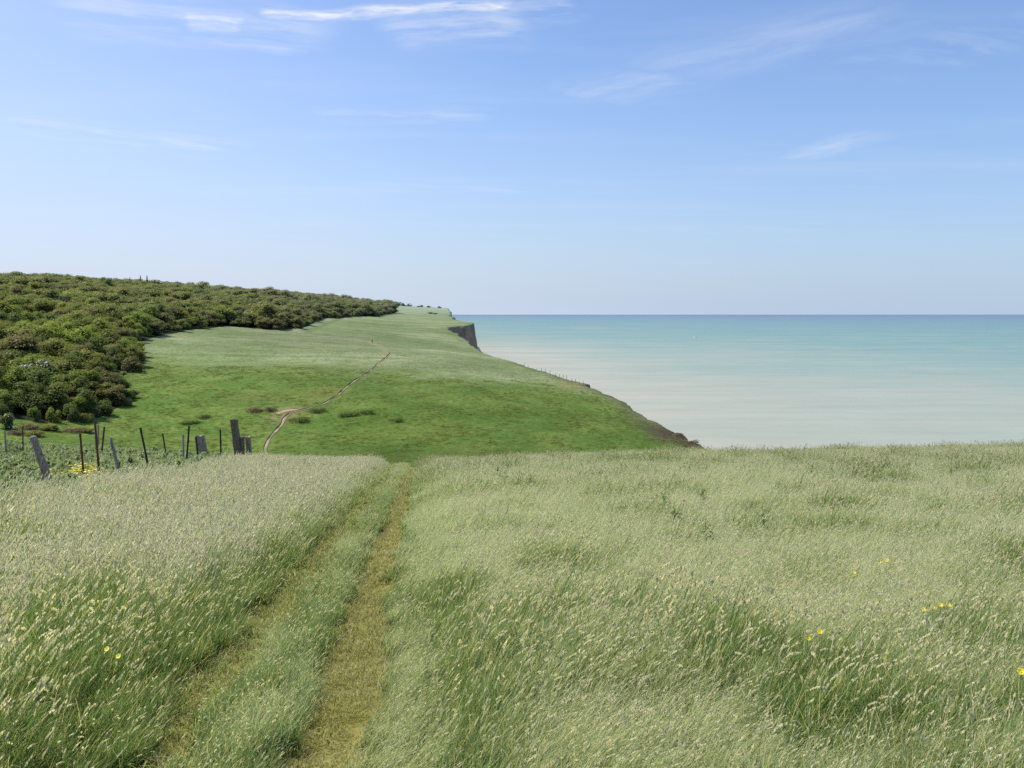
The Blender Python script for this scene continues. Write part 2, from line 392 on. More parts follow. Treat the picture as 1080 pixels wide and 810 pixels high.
    n0 = N.noise(pos, 9, 5, .7); n1_ = N.noise(pos, .9, 6, .65); n2_ = N.noise(pos, .16, 5, .6)
    v = N.m('ADD', N.rng(n1_, .3, .7, .72, 1.28, 'LINEAR'), N.rng(n2_, .3, .7, -.16, .16, 'LINEAR'))
    v = N.m('MULTIPLY', v, N.rng(n0, .25, .75, .72, 1.28, 'LINEAR'))
    c = N.mix(1.0, a, N.n('ShaderNodeCombineColor', inp={0: v, 1: v, 2: N.m('MULTIPLY', v, v)}).outputs[0], 'MULTIPLY')
    h = N.m('ADD', N.m('MULTIPLY', n1_, .5), N.m('MULTIPLY', n2_, 1.6)); h = N.m('ADD', h, N.m('MULTIPLY', n0, .05))
    bp = N.n('ShaderNodeBump', inp={'Strength': .55, 'Distance': 1.0, 'Height': h})
    p = N.n('ShaderNodeBsdfPrincipled', inp={'Base Color': c, 'Roughness': .95, 'Normal': bp, 'Specular IOR Level': .1})
    surf(N, p)
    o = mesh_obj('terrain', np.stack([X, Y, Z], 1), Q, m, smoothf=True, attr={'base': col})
    return tag(o, kind='structure')
build_terrain()

# ------------------------------------------------------------------ sea
def build_sea():
    V = [(-60000,-3000,SEA),(90000,-3000,SEA),(90000,90000,SEA),(-60000,90000,SEA)]
    m, N = material('sea_water')
    pos = N.n('ShaderNodeNewGeometry').outputs['Position']; sp = N.n('ShaderNodeSeparateXYZ', inp={0: pos})
    s = N.m('ADD', N.m('MULTIPLY', sp.outputs[0], .918), N.m('MULTIPLY', sp.outputs[1], .396))
    warp = N.noise(N.vm('MULTIPLY', pos, (.0011, .0022, 0)), 1.0, 5, .6)
    s = N.m('MULTIPLY', s, N.rng(warp, .25, .75, .72, 1.32, 'LINEAR'))
    ls = N.m('LOGARITHM', N.m('MAXIMUM', s, 50), 10.0)      # 2.3 .. 4.6
    f = N.m('DIVIDE', N.m('SUBTRACT', ls, 2.3), 2.4)
    c = N.ramp(f, [(0, (.355,.38,.305)), (.12, (.35,.38,.305)), (.225, (.33,.375,.31)), (.30, (.25,.345,.305)), (.42, (.185,.31,.295)), (.60, (.155,.27,.30)), (.80, (.14,.22,.30)), (1, (.13,.19,.29))])
    # pale sandy band close under the far cliffs
    st = N.noise(N.vm('MULTIPLY', pos, (.0016, .009, 0)), 1.0, 5, .6)
    near = N.m('MULTIPLY', N.rng(sp.outputs[0], 300, -60, 0, 1), N.rng(sp.outputs[1], 2900, 1700, 0, 1))
    c = N.mix(N.m('MULTIPLY', near, N.rng(st, .35, .65, .25, .8)), c, (.50,.46,.36))
    c = N.mix(N.rng(st, .42, .72, 0, .25), c, (.44,.43,.35))
    dg = N.n('ShaderNodeVectorRotate', rotation_type='Z_AXIS', inp={'Vector': pos, 'Angle': .42}).outputs[0]
    pt = N.noise(N.vm('MULTIPLY', dg, (.0035, .0013, 0)), 1.0, 6, .62)
    c = N.mix(N.m('MULTIPLY', N.rng(pt, .48, .70, 0, .38), N.rng(ls, 3.75, 3.1)), c, (.40,.385,.30))
    c = N.mix(N.m('MULTIPLY', N.rng(pt, .46, .30, 0, .30), N.rng(ls, 2.5, 2.9)), c, (.24,.34,.29))
    w1 = N.noise(N.vm('MULTIPLY', pos, (.06, .14, 0)), 1.0, 5, .6); w2 = N.noise(N.vm('MULTIPLY', pos, (.010, .028, 0)), 1.0, 4)
    k = N.m('ADD', N.rng(w1, .3, .7, .975, 1.025, 'LINEAR'), N.rng(w2, .3, .7, -.055, .055, 'LINEAR'))
    c = N.mix(1.0, c, N.n('ShaderNodeCombineColor', inp={0: k, 1: k, 2: k}).outputs[0], 'MULTIPLY')
    bp = N.n('ShaderNodeBump', inp={'Strength': .12, 'Distance': 1.0, 'Height': N.m('MULTIPLY', w1, 1.2)})
    surf(N, N.n('ShaderNodeBsdfPrincipled', inp={'Base Color': c, 'Roughness': .6, 'Specular IOR Level': .12, 'Normal': bp}))
    return tag(mesh_obj('sea', V, [(0, 1, 2, 3)], m), kind='structure')
build_sea()

# ------------------------------------------------------------------ grass tufts
def tuft(name, n, r, L, w, heads, mat, lean=.5, headL=.09, headW=.012, wind=1.0, spread=.35, stemh=1.25):
    V = []; Fc = []; A = []
    def blade(bx, by, L, w, dirx, diry, bend, rnd, kind=0, seg=4, tipw=.1):
        fa = random.uniform(0, math.pi); wx, wy = math.cos(fa), math.sin(fa); o = len(V); x = bx; y = by; z = -.03
        ang = random.uniform(.0, .25)
        px_ = []
        for i in range(seg+1):
            t = i/seg; px_.append((x, y, z)); ww = w*(1-t**1.6)*.5+w*tipw*.5
            V.append((x-wx*ww, y-wy*ww, z)); V.append((x+wx*ww, y+wy*ww, z)); A.append((t, rnd, 0)); A.append((t, rnd, 0))
            a = ang+bend*t; x += dirx*math.sin(a)*L/seg; y += diry*math.sin(a)*L/seg; z += math.cos(a)*L/seg
        for i in range(seg): Fc.append((o+2*i, o+2*i+1, o+2*i+3, o+2*i+2))
        return px_[-1], (px_[-1][0]-px_[-2][0], px_[-1][1]-px_[-2][1], px_[-1][2]-px_[-2][2])
    for i in range(n+heads):
        q = r*math.sqrt(random.random()); a = random.uniform(0, 2*math.pi)
        da = random.gauss(0, .7) if random.random() < wind else random.uniform(0, 2*math.pi)
        if i < n:
            blade(q*math.cos(a), q*math.sin(a), L*random.uniform(.45, 1.15), w*random.uniform(.7, 1.3), math.cos(da), math.sin(da), lean*random.uniform(.5, 1.7), random.random())
        else:
            rnd = random.random()
            tip, d = blade(q*math.cos(a), q*math.sin(a), L*stemh*random.uniform(.8, 1.15), w*.5, math.cos(da), math.sin(da), lean*random.uniform(.4, 1.1), rnd*.8, seg=3, tipw=.8)
            dl = math.sqrt(sum(v*v for v in d)); d = [v/dl for v in d]; hl = headL*random.uniform(.7, 1.3)
            ns = 7
            for k in range(ns):
                t = k/(ns-1); c = [tip[j]+d[j]*hl*(t-.15) for j in range(3)]; c[2] -= .25*hl*t*t
                rad = headW*(math.sin(math.pi*(.12+.8*t))**.8)
                o = len(V); fa = random.uniform(0, 2*math.pi); ux, uy = math.cos(fa), math.sin(fa); hh = hl/ns*.95
                V += [(c[0], c[1], c[2]-hh), (c[0]+ux*rad, c[1]+uy*rad, c[2]+hh*.1), (c[0]+d[0]*hh, c[1]+d[1]*hh, c[2]+hh), (c[0]-ux*rad, c[1]-uy*rad, c[2]+hh*.3)]
                A += [(1, rnd, 1)]*4; Fc.append((o, o+1, o+2, o+3))
    return mesh_obj(name, V, np.array(Fc), mat, link=False, attr={'grass': np.array(A, np.float32)})

def scatter(name, pts, rot, scale, tone, idx, sources, mat, label, cat):
    """one stuff object: points + geometry nodes instancing the source tufts"""
    me = bpy.data.meshes.new(name); me.vertices.add(len(pts)); me.vertices.foreach_set('co', np.asarray(pts, np.float32).ravel())
    for nm, typ, dat in (('rot', 'FLOAT_VECTOR', rot), ('scl', 'FLOAT_VECTOR', scale), ('tone', 'FLOAT', tone), ('idx', 'INT', idx)):
        a = me.attributes.new(nm, typ, 'POINT')
        a.data.foreach_set('vector' if typ == 'FLOAT_VECTOR' else 'value', np.asarray(dat, np.int32 if typ == 'INT' else np.float32).ravel())
    if mat: me.materials.append(mat)
    o = bpy.data.objects.new(name, me); C.objects.link(o)
    col = bpy.data.collections.new(name+'_tufts')
    for i, s in enumerate(sources): s.name = '%s_%s' % (name, 'abcdefghijklmnop'[i]); col.objects.link(s)
    g = bpy.data.node_groups.new(name, 'GeometryNodeTree')
    g.interface.new_socket('Geometry', in_out='INPUT', socket_type='NodeSocketGeometry'); g.interface.new_socket('Geometry', in_out='OUTPUT', socket_type='NodeSocketGeometry')
    nd = g.nodes; lk = g.links
    gi = nd.new('NodeGroupInput'); go = nd.new('NodeGroupOutput'); ci = nd.new('GeometryNodeCollectionInfo'); ci.inputs['Collection'].default_value = col
    ci.inputs['Separate Children'].default_value = True; ci.inputs['Reset Children'].default_value = True
    ip = nd.new('GeometryNodeInstanceOnPoints'); ip.inputs['Pick Instance'].default_value = True
    def attr(nm, typ):
        a = nd.new('GeometryNodeInputNamedAttribute'); a.data_type = typ; a.inputs[0].default_value = nm; return a.outputs[0]
    lk.new(gi.outputs[0], ip.inputs['Points']); lk.new(ci.outputs[0], ip.inputs['Instance'])
    lk.new(attr('idx', 'INT'), ip.inputs['Instance Index'])
    e2r = nd.new('FunctionNodeEulerToRotation'); lk.new(attr('rot', 'FLOAT_VECTOR'), e2r.inputs[0]); lk.new(e2r.outputs[0], ip.inputs['Rotation'])
    lk.new(attr('scl', 'FLOAT_VECTOR'), ip.inputs['Scale']); lk.new(ip.outputs[0], go.inputs[0])
    md = o.modifiers.new('scatter', 'NODES'); md.node_group = g
    return tag(o, label, cat, kind='stuff')

def spread(y0, y1, dens, u0=-.74, u1=.76):
    n = int(dens*(u1-u0)*(y1*y1-y0*y0)/2)
    Y = np.sqrt(rng.random(n)*(y1*y1-y0*y0)+y0*y0); X = (rng.random(n)*(u1-u0)+u0)*Y+(rng.random(n)-.5)*1.5
    return X, Y
def near_points():
    xs = []; ys = []; ls = []
    f0 = lambda y: smooth(11.5, 6.0, y); f2 = lambda y: smooth(15, 26, y)
    for l, (a, b, d) in enumerate([(1.2, 11.5, 190), (6, 26, 80), (15, 62, 32)]):
        x, y = spread(a, b, d); w = (f0(y), (1-f0(y))*(1-f2(y)), f2(y))[l]; k = rng.random(len(x)) < w
        x = x[k]; y = y[k]; xs.append(x); ys.append(y); ls.append(np.full(len(x), l))
    return np.concatenate(xs), np.concatenate(ys), np.concatenate(ls)

X, Y, L = near_points()
dR = poly_dist(X, Y, RUT_R); dL = poly_dist(X, Y, RUT_L); dr = np.minimum(dR[0], dL[0])
between = (dR[1] > 0) & (dL[1] < 0)
leftside = dL[1] > 0
jit = (fbm(X*2.5, Y*1.2, 3)-.5)
rut = dr+jit*.30 < np.where(dR[0] < dL[0], .19, .18)
fe, fs = poly_dist(X, Y, FIELD_EDGE); roughz = (fs*fe+(fbm(X*.8, Y*.8, 2)-.5)*2.0 > 0) & (X < 0)
seaok = coast_s(X, Y) > 1
Z = ground(X, Y)
clump = fbm(X*.95+11, Y*.75+3, 3)            # dark lush clumps in the meadow
clump2 = fbm(X*1.6, Y*1.1+40, 3)
pxx = 540+F*X/Y
def rots(n, zc, zs, tilt):
    r = np.zeros((n, 3)); r[:, 2] = zc+rng.normal(0, zs, n); r[:, 0] = rng.normal(0, tilt, n); r[:, 1] = rng.normal(0, tilt, n); return r
LODS = [(.11, 1.0, 1.0), (.17, 1.6, 1.15), (.27, 3.0, 1.5)]   # radius, blade width factor, head factor
def tufts(base, n, L0, w, heads, mat, lean, headL=.075, headW=.008, nv=3, wind=.8, stemh=1.25):
    out = []
    for (r, wf, hf) in LODS:
        for v in range(nv):
            out.append(tuft(base, int(n*(1 if wf == 1 else .95)), r, L0, w*wf, int(heads*(1 if wf == 1 else 1.5 if wf < 2 else 2.0)), mat, lean, headL*(1+.25*(hf-1)), headW*hf, wind, stemh=stemh))
    return out
# --- the meadow (pale flowering grass), both sides of the track
sel = ~roughz & ~between & seaok & ~rut
lush_near = smooth(.53, .66, clump)*.55+smooth(.53, .66, clump2)*.5
for (cpx, cpy, crx, cry, amt) in [(850,735,55,32,1.1),(622,592,42,22,.9),(660,612,35,16,.7),(75,655,55,30,1.3),(30,560,30,8,.4),(180,600,22,12,.4),(640,485,30,5,.5),(530,493,14,6,.7),(845,482,20,5,.6),(1000,495,22,6,.6),(730,545,14,8,.6),(955,560,20,8,.5),(480,720,30,30,.4),(1010,632,36,14,.9),(1068,592,22,16,.9),(835,532,30,8,.8),(790,545,18,10,.7),(560,640,30,24,.5),(480,620,22,30,.6),(470,700,35,40,.45),(740,700,40,22,.5),(130,620,30,20,.5),(380,600,20,30,.3),(930,500,26,6,.4),(620,500,20,6,.3),(1060,700,40,40,.4),(930,760,60,40,.5),(300,640,40,30,.5)]:
    q_ = at(cpx, cpy, .25); lush_near = lush_near+amt*(.35+1.3*smooth(.3, .7, clump2))*np.exp(-((540+F*X/Y-cpx)/crx)**2-((X*0+Y-q_[1])/(cry*q_[1]**2/(1.45*F)))**2)
edge = smooth(1.0, .15, dr)*np.where(leftside, 1.0, .55)         # greener beside the ruts
low_left = leftside*smooth(11, 5.0, Y)*smooth(.1, .5, clump2+.1)*.8
tone = np.clip(1.0-lush_near-edge*.75-low_left*.9+rng.normal(0, .15, len(X)), 0, 1)
tone = np.where(leftside, tone, tone*.93)
sc = np.where(leftside, .95+.35*clump2, .62+.55*clump)*np.clip(.38+dr*.75, .38, 1)*(1-.12*edge)
sc = sc*np.clip(rng.normal(1, .13, len(X)), .65, 1.35)*(1+.12*smooth(.62, .8, clump))
dark = (tone < .42)
pick = rng.integers(0, 3, len(X))
def put(name, s, mat, src, sc, tone, zc, zs, tilt, label, cat, flat=None):
    i = np.nonzero(s)[0]
    scl = np.stack([sc[i]*.5+.5*np.maximum(sc[i], .8), sc[i]*.5+.5*np.maximum(sc[i], .8), sc[i]], 1)
    rt = rots(len(i), zc if np.isscalar(zc) else zc[i], zs, tilt)
    return scatter(name, np.stack([X[i], Y[i], Z[i]], 1), rt, scl, tone[i], L[i].astype(int)*3+pick[i], src, mat, label, cat)
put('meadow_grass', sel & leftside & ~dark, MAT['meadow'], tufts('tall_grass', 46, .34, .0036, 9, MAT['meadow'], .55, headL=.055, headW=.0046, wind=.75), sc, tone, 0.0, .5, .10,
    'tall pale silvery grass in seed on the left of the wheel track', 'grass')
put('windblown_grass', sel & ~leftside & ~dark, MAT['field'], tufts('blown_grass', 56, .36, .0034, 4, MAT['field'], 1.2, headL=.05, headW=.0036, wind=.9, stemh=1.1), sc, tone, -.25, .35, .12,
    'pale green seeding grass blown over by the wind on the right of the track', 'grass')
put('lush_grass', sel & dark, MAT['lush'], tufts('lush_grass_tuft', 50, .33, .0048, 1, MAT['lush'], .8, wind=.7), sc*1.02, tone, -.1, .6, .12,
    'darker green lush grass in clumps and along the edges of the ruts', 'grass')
# --- the strip between the ruts
mid = between & ~rut & seaok
tone2 = np.clip(.25+.75*smooth(.42, .62, clump2)-smooth(.25, .05, dR[0])*.6+rng.normal(0, .12, len(X)), 0, 1)
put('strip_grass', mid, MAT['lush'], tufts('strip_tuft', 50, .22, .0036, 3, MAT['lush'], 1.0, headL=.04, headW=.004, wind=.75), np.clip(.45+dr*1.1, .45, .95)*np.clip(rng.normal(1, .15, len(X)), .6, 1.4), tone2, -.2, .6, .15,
    'short green grass on the strip between the two wheel ruts', 'grass')
# --- trodden grass in the ruts
isR = dR[0] < dL[0]
put('trodden_grass', rut & seaok & (isR | (rng.random(len(X)) < .6)), MAT['short'], tufts('trodden_tuft', 30, .075, .004, 1, MAT['short'], 1.3, headL=.02, wind=.1), np.clip(rng.normal(.75, .25, len(X)), .3, 1.3), rng.random(len(X)), 0, 3.0, .3,
    'flattened yellowish grass trodden down in the wheel ruts', 'grass')
put('rut_grass', rut & seaok & ~isR & (rng.random(len(X)) < .7), MAT['rutgreen'], tufts('rut_tuft', 34, .085, .004, 1, MAT['rutgreen'], 1.2, headL=.02, wind=.3), np.clip(rng.normal(.85, .25, len(X)), .3, 1.4), rng.random(len(X)), 0, 1.5, .3,
    'short greener grass creeping back over the left wheel rut', 'grass')
# --- tussocky turf on the far slope
nS = 42000; ys_ = np.sqrt(rng.random(nS)*(360**2-125**2)+125**2); ps_ = rng.random(nS)*790-20; xs_ = (ps_-540)/F*ys_
zs_ = ground(xs_, ys_); tn = fbm(xs_/5, ys_/5, 3); lwv = smooth(-14, 14, lush_Y(ps_)-ys_+(tn-.5)*30)
okS = (coast_s(xs_, ys_) > 2.5) & ~inside(xs_, ys_, WOOD) & (rng.random(nS) < .25+.75*smooth(.4, .6, tn)) & (rng.random(nS) < np.where(lwv > .5, 1, .35))
for pth in ([(284,486),(279,475),(283,464),(291,455),(298,448),(306,437),(318,433),(343,426),(363,411),(388,394),(412,373)],):
    okS &= poly_dist(xs_, ys_, [tuple(at(a_, b_, ymin=120)[:2]) for a_, b_ in pth])[0] > 1.3
ii = np.nonzero(okS)[0]; hS = (.22+.55*tn[ii])*np.clip(rng.normal(1, .3, len(ii)), .4, 2)*np.where(lwv[ii] > .5, 1, .7)
scatter('slope_grass', np.stack([xs_[ii], ys_[ii], zs_[ii]-.02], 1), rots(len(ii), 0, 2.0, .1), np.stack([hS*.8+.4, hS*.8+.4, hS], 1), np.clip(1-lwv[ii]+rng.normal(0, .12, len(ii)), 0, 1), rng.integers(0, 2, len(ii)),
    [tuft('slope_tuft', 60, .55, .42, .035, 0, MAT['slope'], 1.0, wind=.4) for _ in range(2)], MAT['slope'], 'tussocky grass over the green slope and pale pasture beyond the hollow', 'grass')
# --- rough herbs beyond the fence
put('rough_herbage', roughz & seaok, MAT['rough'], tufts('rough_tuft', 50, .34, .013, 0, MAT['rough'], .8, headL=.06, wind=.3), (.30+.55*clump+.35*clump2)*np.clip(rng.normal(1, .2, len(X)), .5, 1.6), np.clip((clump2-.36)*2.4+rng.normal(0, .3, len(X)), 0, 1), 0, 2.0, .15,
    'rough grey-green herbs and grass around the old fence posts', 'ground cover')

# leafy weeds (docks, thistles) poking out of the meadow
def weed_mesh(mat=None, nm='leaves'):
    V = []; Fc = []; A = []
    for i in range(46):
        a = random.uniform(0, 6.28); z = random.uniform(.02, .5); l = random.uniform(.08, .2)*(1.15-z); o = len(V); w = l*.16; c_, s_ = math.cos(a), math.sin(a); r_ = random.random()
        for (t, ww, dz) in [(0, .3, 0), (.4, 1, .05), (.8, .8, .04), (1, .1, 0)]:
            V += [(c_*l*t-s_*w*ww, s_*l*t+c_*w*ww, z+dz), (c_*l*t+s_*w*ww, s_*l*t-c_*w*ww, z+dz)]; A += [(.2+z, r_*.8, 0)]*2
        for j in range(3): Fc.append((o+2*j, o+2*j+1, o+2*j+3, o+2*j+2))
    v, f = tube([(0, 0, -.1), (.02, 0, .3), (.03, 0, .58)], [.008, .006, .003], 4, cap=False); o = len(V); V += [tuple(q) for q in v]; A += [(.5, .4, 0)]*len(v); Fc += [tuple(i+o for i in q) for q in f]
    return mesh_obj(nm, V, np.array(Fc), mat or MAT['lush'], link=False, attr={'grass': np.array(A)})
hb = roughz & seaok & (rng.random(len(X)) < .16) & (Y > 9)
hi_ = np.nonzero(hb)[0]; hh = .45+.9*clump[hi_]*rng.random(len(hi_))
scatter('leafy_herbs', np.stack([X[hi_], Y[hi_], Z[hi_]], 1), rots(len(hi_), 0, 2.5, .2), np.stack([hh*1.3, hh*1.3, hh], 1), np.clip(clump2[hi_]*1.2-.3, 0, 1), rng.integers(0, 2, len(hi_)), [weed_mesh(MAT['rough'], 'herb') for _ in range(2)], MAT['rough'],
    'leafy grey-green weeds growing among the old fence posts', 'ground cover')

# ------------------------------------------------------------------ fence posts
def post(name, top, base, wpx, mat, label, group, kind, bend=0.0, h=None, back=0.0):
    """a post leaning in the plane across the view; wpx = its width in the picture"""
    b = at(base[0], base[1]-0, .18, ymin=8, ymax=70); Yb = b[1]+back
    b = np.array([(base[0]-540)/F*Yb, Yb, float(ground((base[0]-540)/F*Yb, Yb))])
    zt = EYE-(top[1]-HZ)/F*Yb; xt = (top[0]-540)/F*Yb
    w = wpx/F*Yb; r = w/2
    T = np.array([xt-b[0], 0.0, zt-b[2]]); o = None
    foot = np.array([-T[0]*.12, 0, -.2])
    if kind == 'wood':
        n = 9; pts = []; rad = []
        for i in range(n):
            t = i/(n-1); p = foot+(T-foot)*t; p = p+np.array([bend*math.sin(math.pi*t)*T[2]+random.uniform(-.006, .006), random.uniform(-.01, .01), 0]); pts.append(p)
            rad.append(r*(1.12-.2*t)*random.uniform(.93, 1.07))
        pts.append(pts[-1]+np.array([0, 0, .02])); rad.append(r*.55)
        V, Fc = tube(pts, rad, 11, irr=.07)
    elif kind == 'sleeper':
        # a square-cut post with a split, uneven top
        n = 7; V = []; Fc = []; sq = [(-1, -.8), (-.3, -.86), (.35, -.8), (1, -.8), (1, .8), (.3, .86), (-.4, .8), (-1, .8)]
        for i in range(n):
            t = i/(n-1); p = foot+(T-foot)*t
            for k, (a, c) in enumerate(sq):
                dz = (random.uniform(-.05, .02)) if i == n-1 else 0
                j = random.uniform(.92, 1.06); V.append(p+np.array([a*r*j, c*r*j, dz]))
        m_ = len(sq)
        for i in range(n-1):
            for k in range(m_): Fc.append((i*m_+k, i*m_+(k+1) % m_, (i+1)*m_+(k+1) % m_, (i+1)*m_+k))
        Fc.append(tuple(range((n-1)*m_, n*m_))); Fc.append(tuple(range(m_))[::-1])
    else:
        # L-section angle iron with wire notches
        th = max(r*.22, .004); prof = [(-r, -r), (r, -r), (r, -r+th), (-r+th, -r+th), (-r+th, r), (-r, r)]
        ca, sa = math.cos(.5), math.sin(.5); V = []; Fc = []; n = 8
        for i in range(n):
            t = i/(n-1); p = foot+(T-foot)*t+np.array([random.uniform(-.003, .003)+bend*math.sin(math.pi*t)*T[2], 0, 0])
            nt = 1.0 if i % 2 else .86
            for a, c in prof: V.append(p+np.array([(a*ca-c*sa)*nt, (a*sa+c*ca), 0]))
        for i in range(n-1):
            for k in range(6): Fc.append((i*6+k, i*6+(k+1) % 6, (i+1)*6+(k+1) % 6, (i+1)*6+k))
        Fc.append(tuple(range((n-1)*6, n*6))); Fc.append(tuple(range(6))[::-1])
    o = mesh_obj(name, V, Fc, mat); o.location = b.tolist()
    return tag(o, label, 'fence post', group)
g1 = 'old fence posts along the left of the meadow'
post('wooden_post', (35,461), (58,521), 8.5, MAT['oldwood'], 'thick crooked weathered wooden post leaning left, nearest of the fence', g1, 'wood', bend=.02)
post('iron_post', (84.5,457), (89.5,506), 2.2, MAT['rust'], 'rusty iron stake beside the yellow flowers, leaning slightly left', g1, 'iron')
pI = post('iron_post', (100,444), (106,506), 2.4, MAT['rust'], 'tallest rusty iron stake, standing right of the yellow flowers', g1, 'iron')
post('wooden_stake', (103.4,448), (104,478), 1.9, MAT['greywood'], 'thin pale grey stake just behind the tallest rusty iron stake', g1, 'wood', back=0)
post('iron_post', (110,450), (106.5,480), 1.9, MAT['rust'], 'rusty iron stake leaning right, behind the tallest rusty stake', g1, 'iron')
post('wooden_stake', (116.5,462), (129.5,505), 3.4, MAT['greywood'], 'slender pale grey wooden stake leaning steeply left', g1, 'wood', bend=.01)
post('iron_post', (148,451), (158.5,494), 2.2, MAT['darkiron'], 'dark iron stake leaning left, alone between the grey stake and the far posts', g1, 'iron')
post('iron_post', (171.5,457), (177,484), 1.5, MAT['darkiron'], 'short thin dark stake leaning left on the lower ground', g1, 'iron')
post('wooden_stake', (193.3,459), (193.6,492), 2.2, MAT['greywood'], 'upright thin grey wooden stake beside a taller dark iron stake', g1, 'wood')
post('iron_post', (199.5,449), (196,490), 1.9, MAT['darkiron'], 'tall dark iron stake leaning right beside the thin grey stake', g1, 'iron')
post('iron_post', (206.5,461), (211,492), 2.0, MAT['darkiron'], 'dark iron stake standing in front of the broad leaning stump', g1, 'iron')
post('wooden_stump', (211,459), (217,477), 7.5, MAT['oldwood'], 'short broad grey wooden stump leaning left behind a dark iron stake', g1, 'sleeper')
post('iron_post', (232.3,453), (233.2,489), 1.7, MAT['darkiron'], 'upright dark iron stake standing alone left of the thick square post', g1, 'iron')
post('square_post', (246.5,442), (252.5,478), 7.0, MAT['darkwood'], 'tall thick dark square post with a pale top, highest of the far cluster', g1, 'sleeper')
post('wooden_stump', (255.5,461), (256,482), 4.2, MAT['darkwood'], 'narrow short dark wooden stump in the middle of the far cluster', g1, 'sleeper')
post('wooden_stump', (261.5,460), (264,480), 5.0, MAT['oldwood'], 'short split grey stump at the right end of the fence', g1, 'sleeper')
post('iron_post', (24,449), (24.4,482), 1.3, MAT['rust'], 'faint thin rusty stake standing left of the thick crooked post', g1, 'iron')
post('wooden_stake', (5,455), (7,480), 1.8, MAT['greywood'], 'small grey stake in the scrub at the far left edge', g1, 'wood')
# one slack rusty wire still strung between three of the iron stakes
for (a_, b_, lab) in [((86.5,474),(102.5,466),'slack rusty wire strung between the two tall rusty stakes'),((102.5,466),(151.5,468),'slack rusty wire from the tallest rusty stake to the lone dark one')]:
    ends = []
    for (x_, y_) in (a_, b_):
        ref = {86.5: (89.5,506), 102.5: (106,506), 151.5: (158.5,494)}[x_]; Yw = at(ref[0], ref[1], .18, ymin=8, ymax=70)[1]
        ends.append(np.array([(x_-540)/F*Yw, Yw, EYE-(y_-HZ)/F*Yw]))
    wp = [ends[0]+(ends[1]-ends[0])*t_+np.array([0, 0, -.35*t_*(1-t_)]) for t_ in np.linspace(0, 1, 14)]
    V, Fc = tube(wp, [.0022]*14, 5); c0 = ends[0]; o = mesh_obj('fence_wire', [v-c0 for v in V], Fc, MAT['rust']); o.location = c0.tolist(); tag(o, lab, 'wire')
# pale stone
q = at(252, 471, .3, ymin=20, ymax=60); V = []; Fc = []
import bmesh
def blob(name, loc, rad, mat, sub=2, amp=.25, scale=(1, 1, 1), parent=None, link=True):
    bm = bmesh.new(); bmesh.ops.create_icosphere(bm, subdivisions=sub, radius=rad)
    for v in bm.verts:
        k = 1+random.uniform(-amp, amp); v.co = (v.co.x*k*scale[0], v.co.y*k*scale[1], v.co.z*k*scale[2])
    me = bpy.data.meshes.new(name); bm.to_mesh(me); bm.free(); me.materials.append(mat)
    o = bpy.data.objects.new(name, me)
    if link: C.objects.link(o)
    o.location = [float(v) for v in loc]
    if parent: o.parent = parent
    return o
st = blob('stone', (q[0], q[1]+.15, float(ground(q[0], q[1]+.15))+.22), .11, MAT['white'], 2, .14, (.75, .7, 1.7)); tag(st, 'small white block between the thick square post and the narrow stump', 'stone')

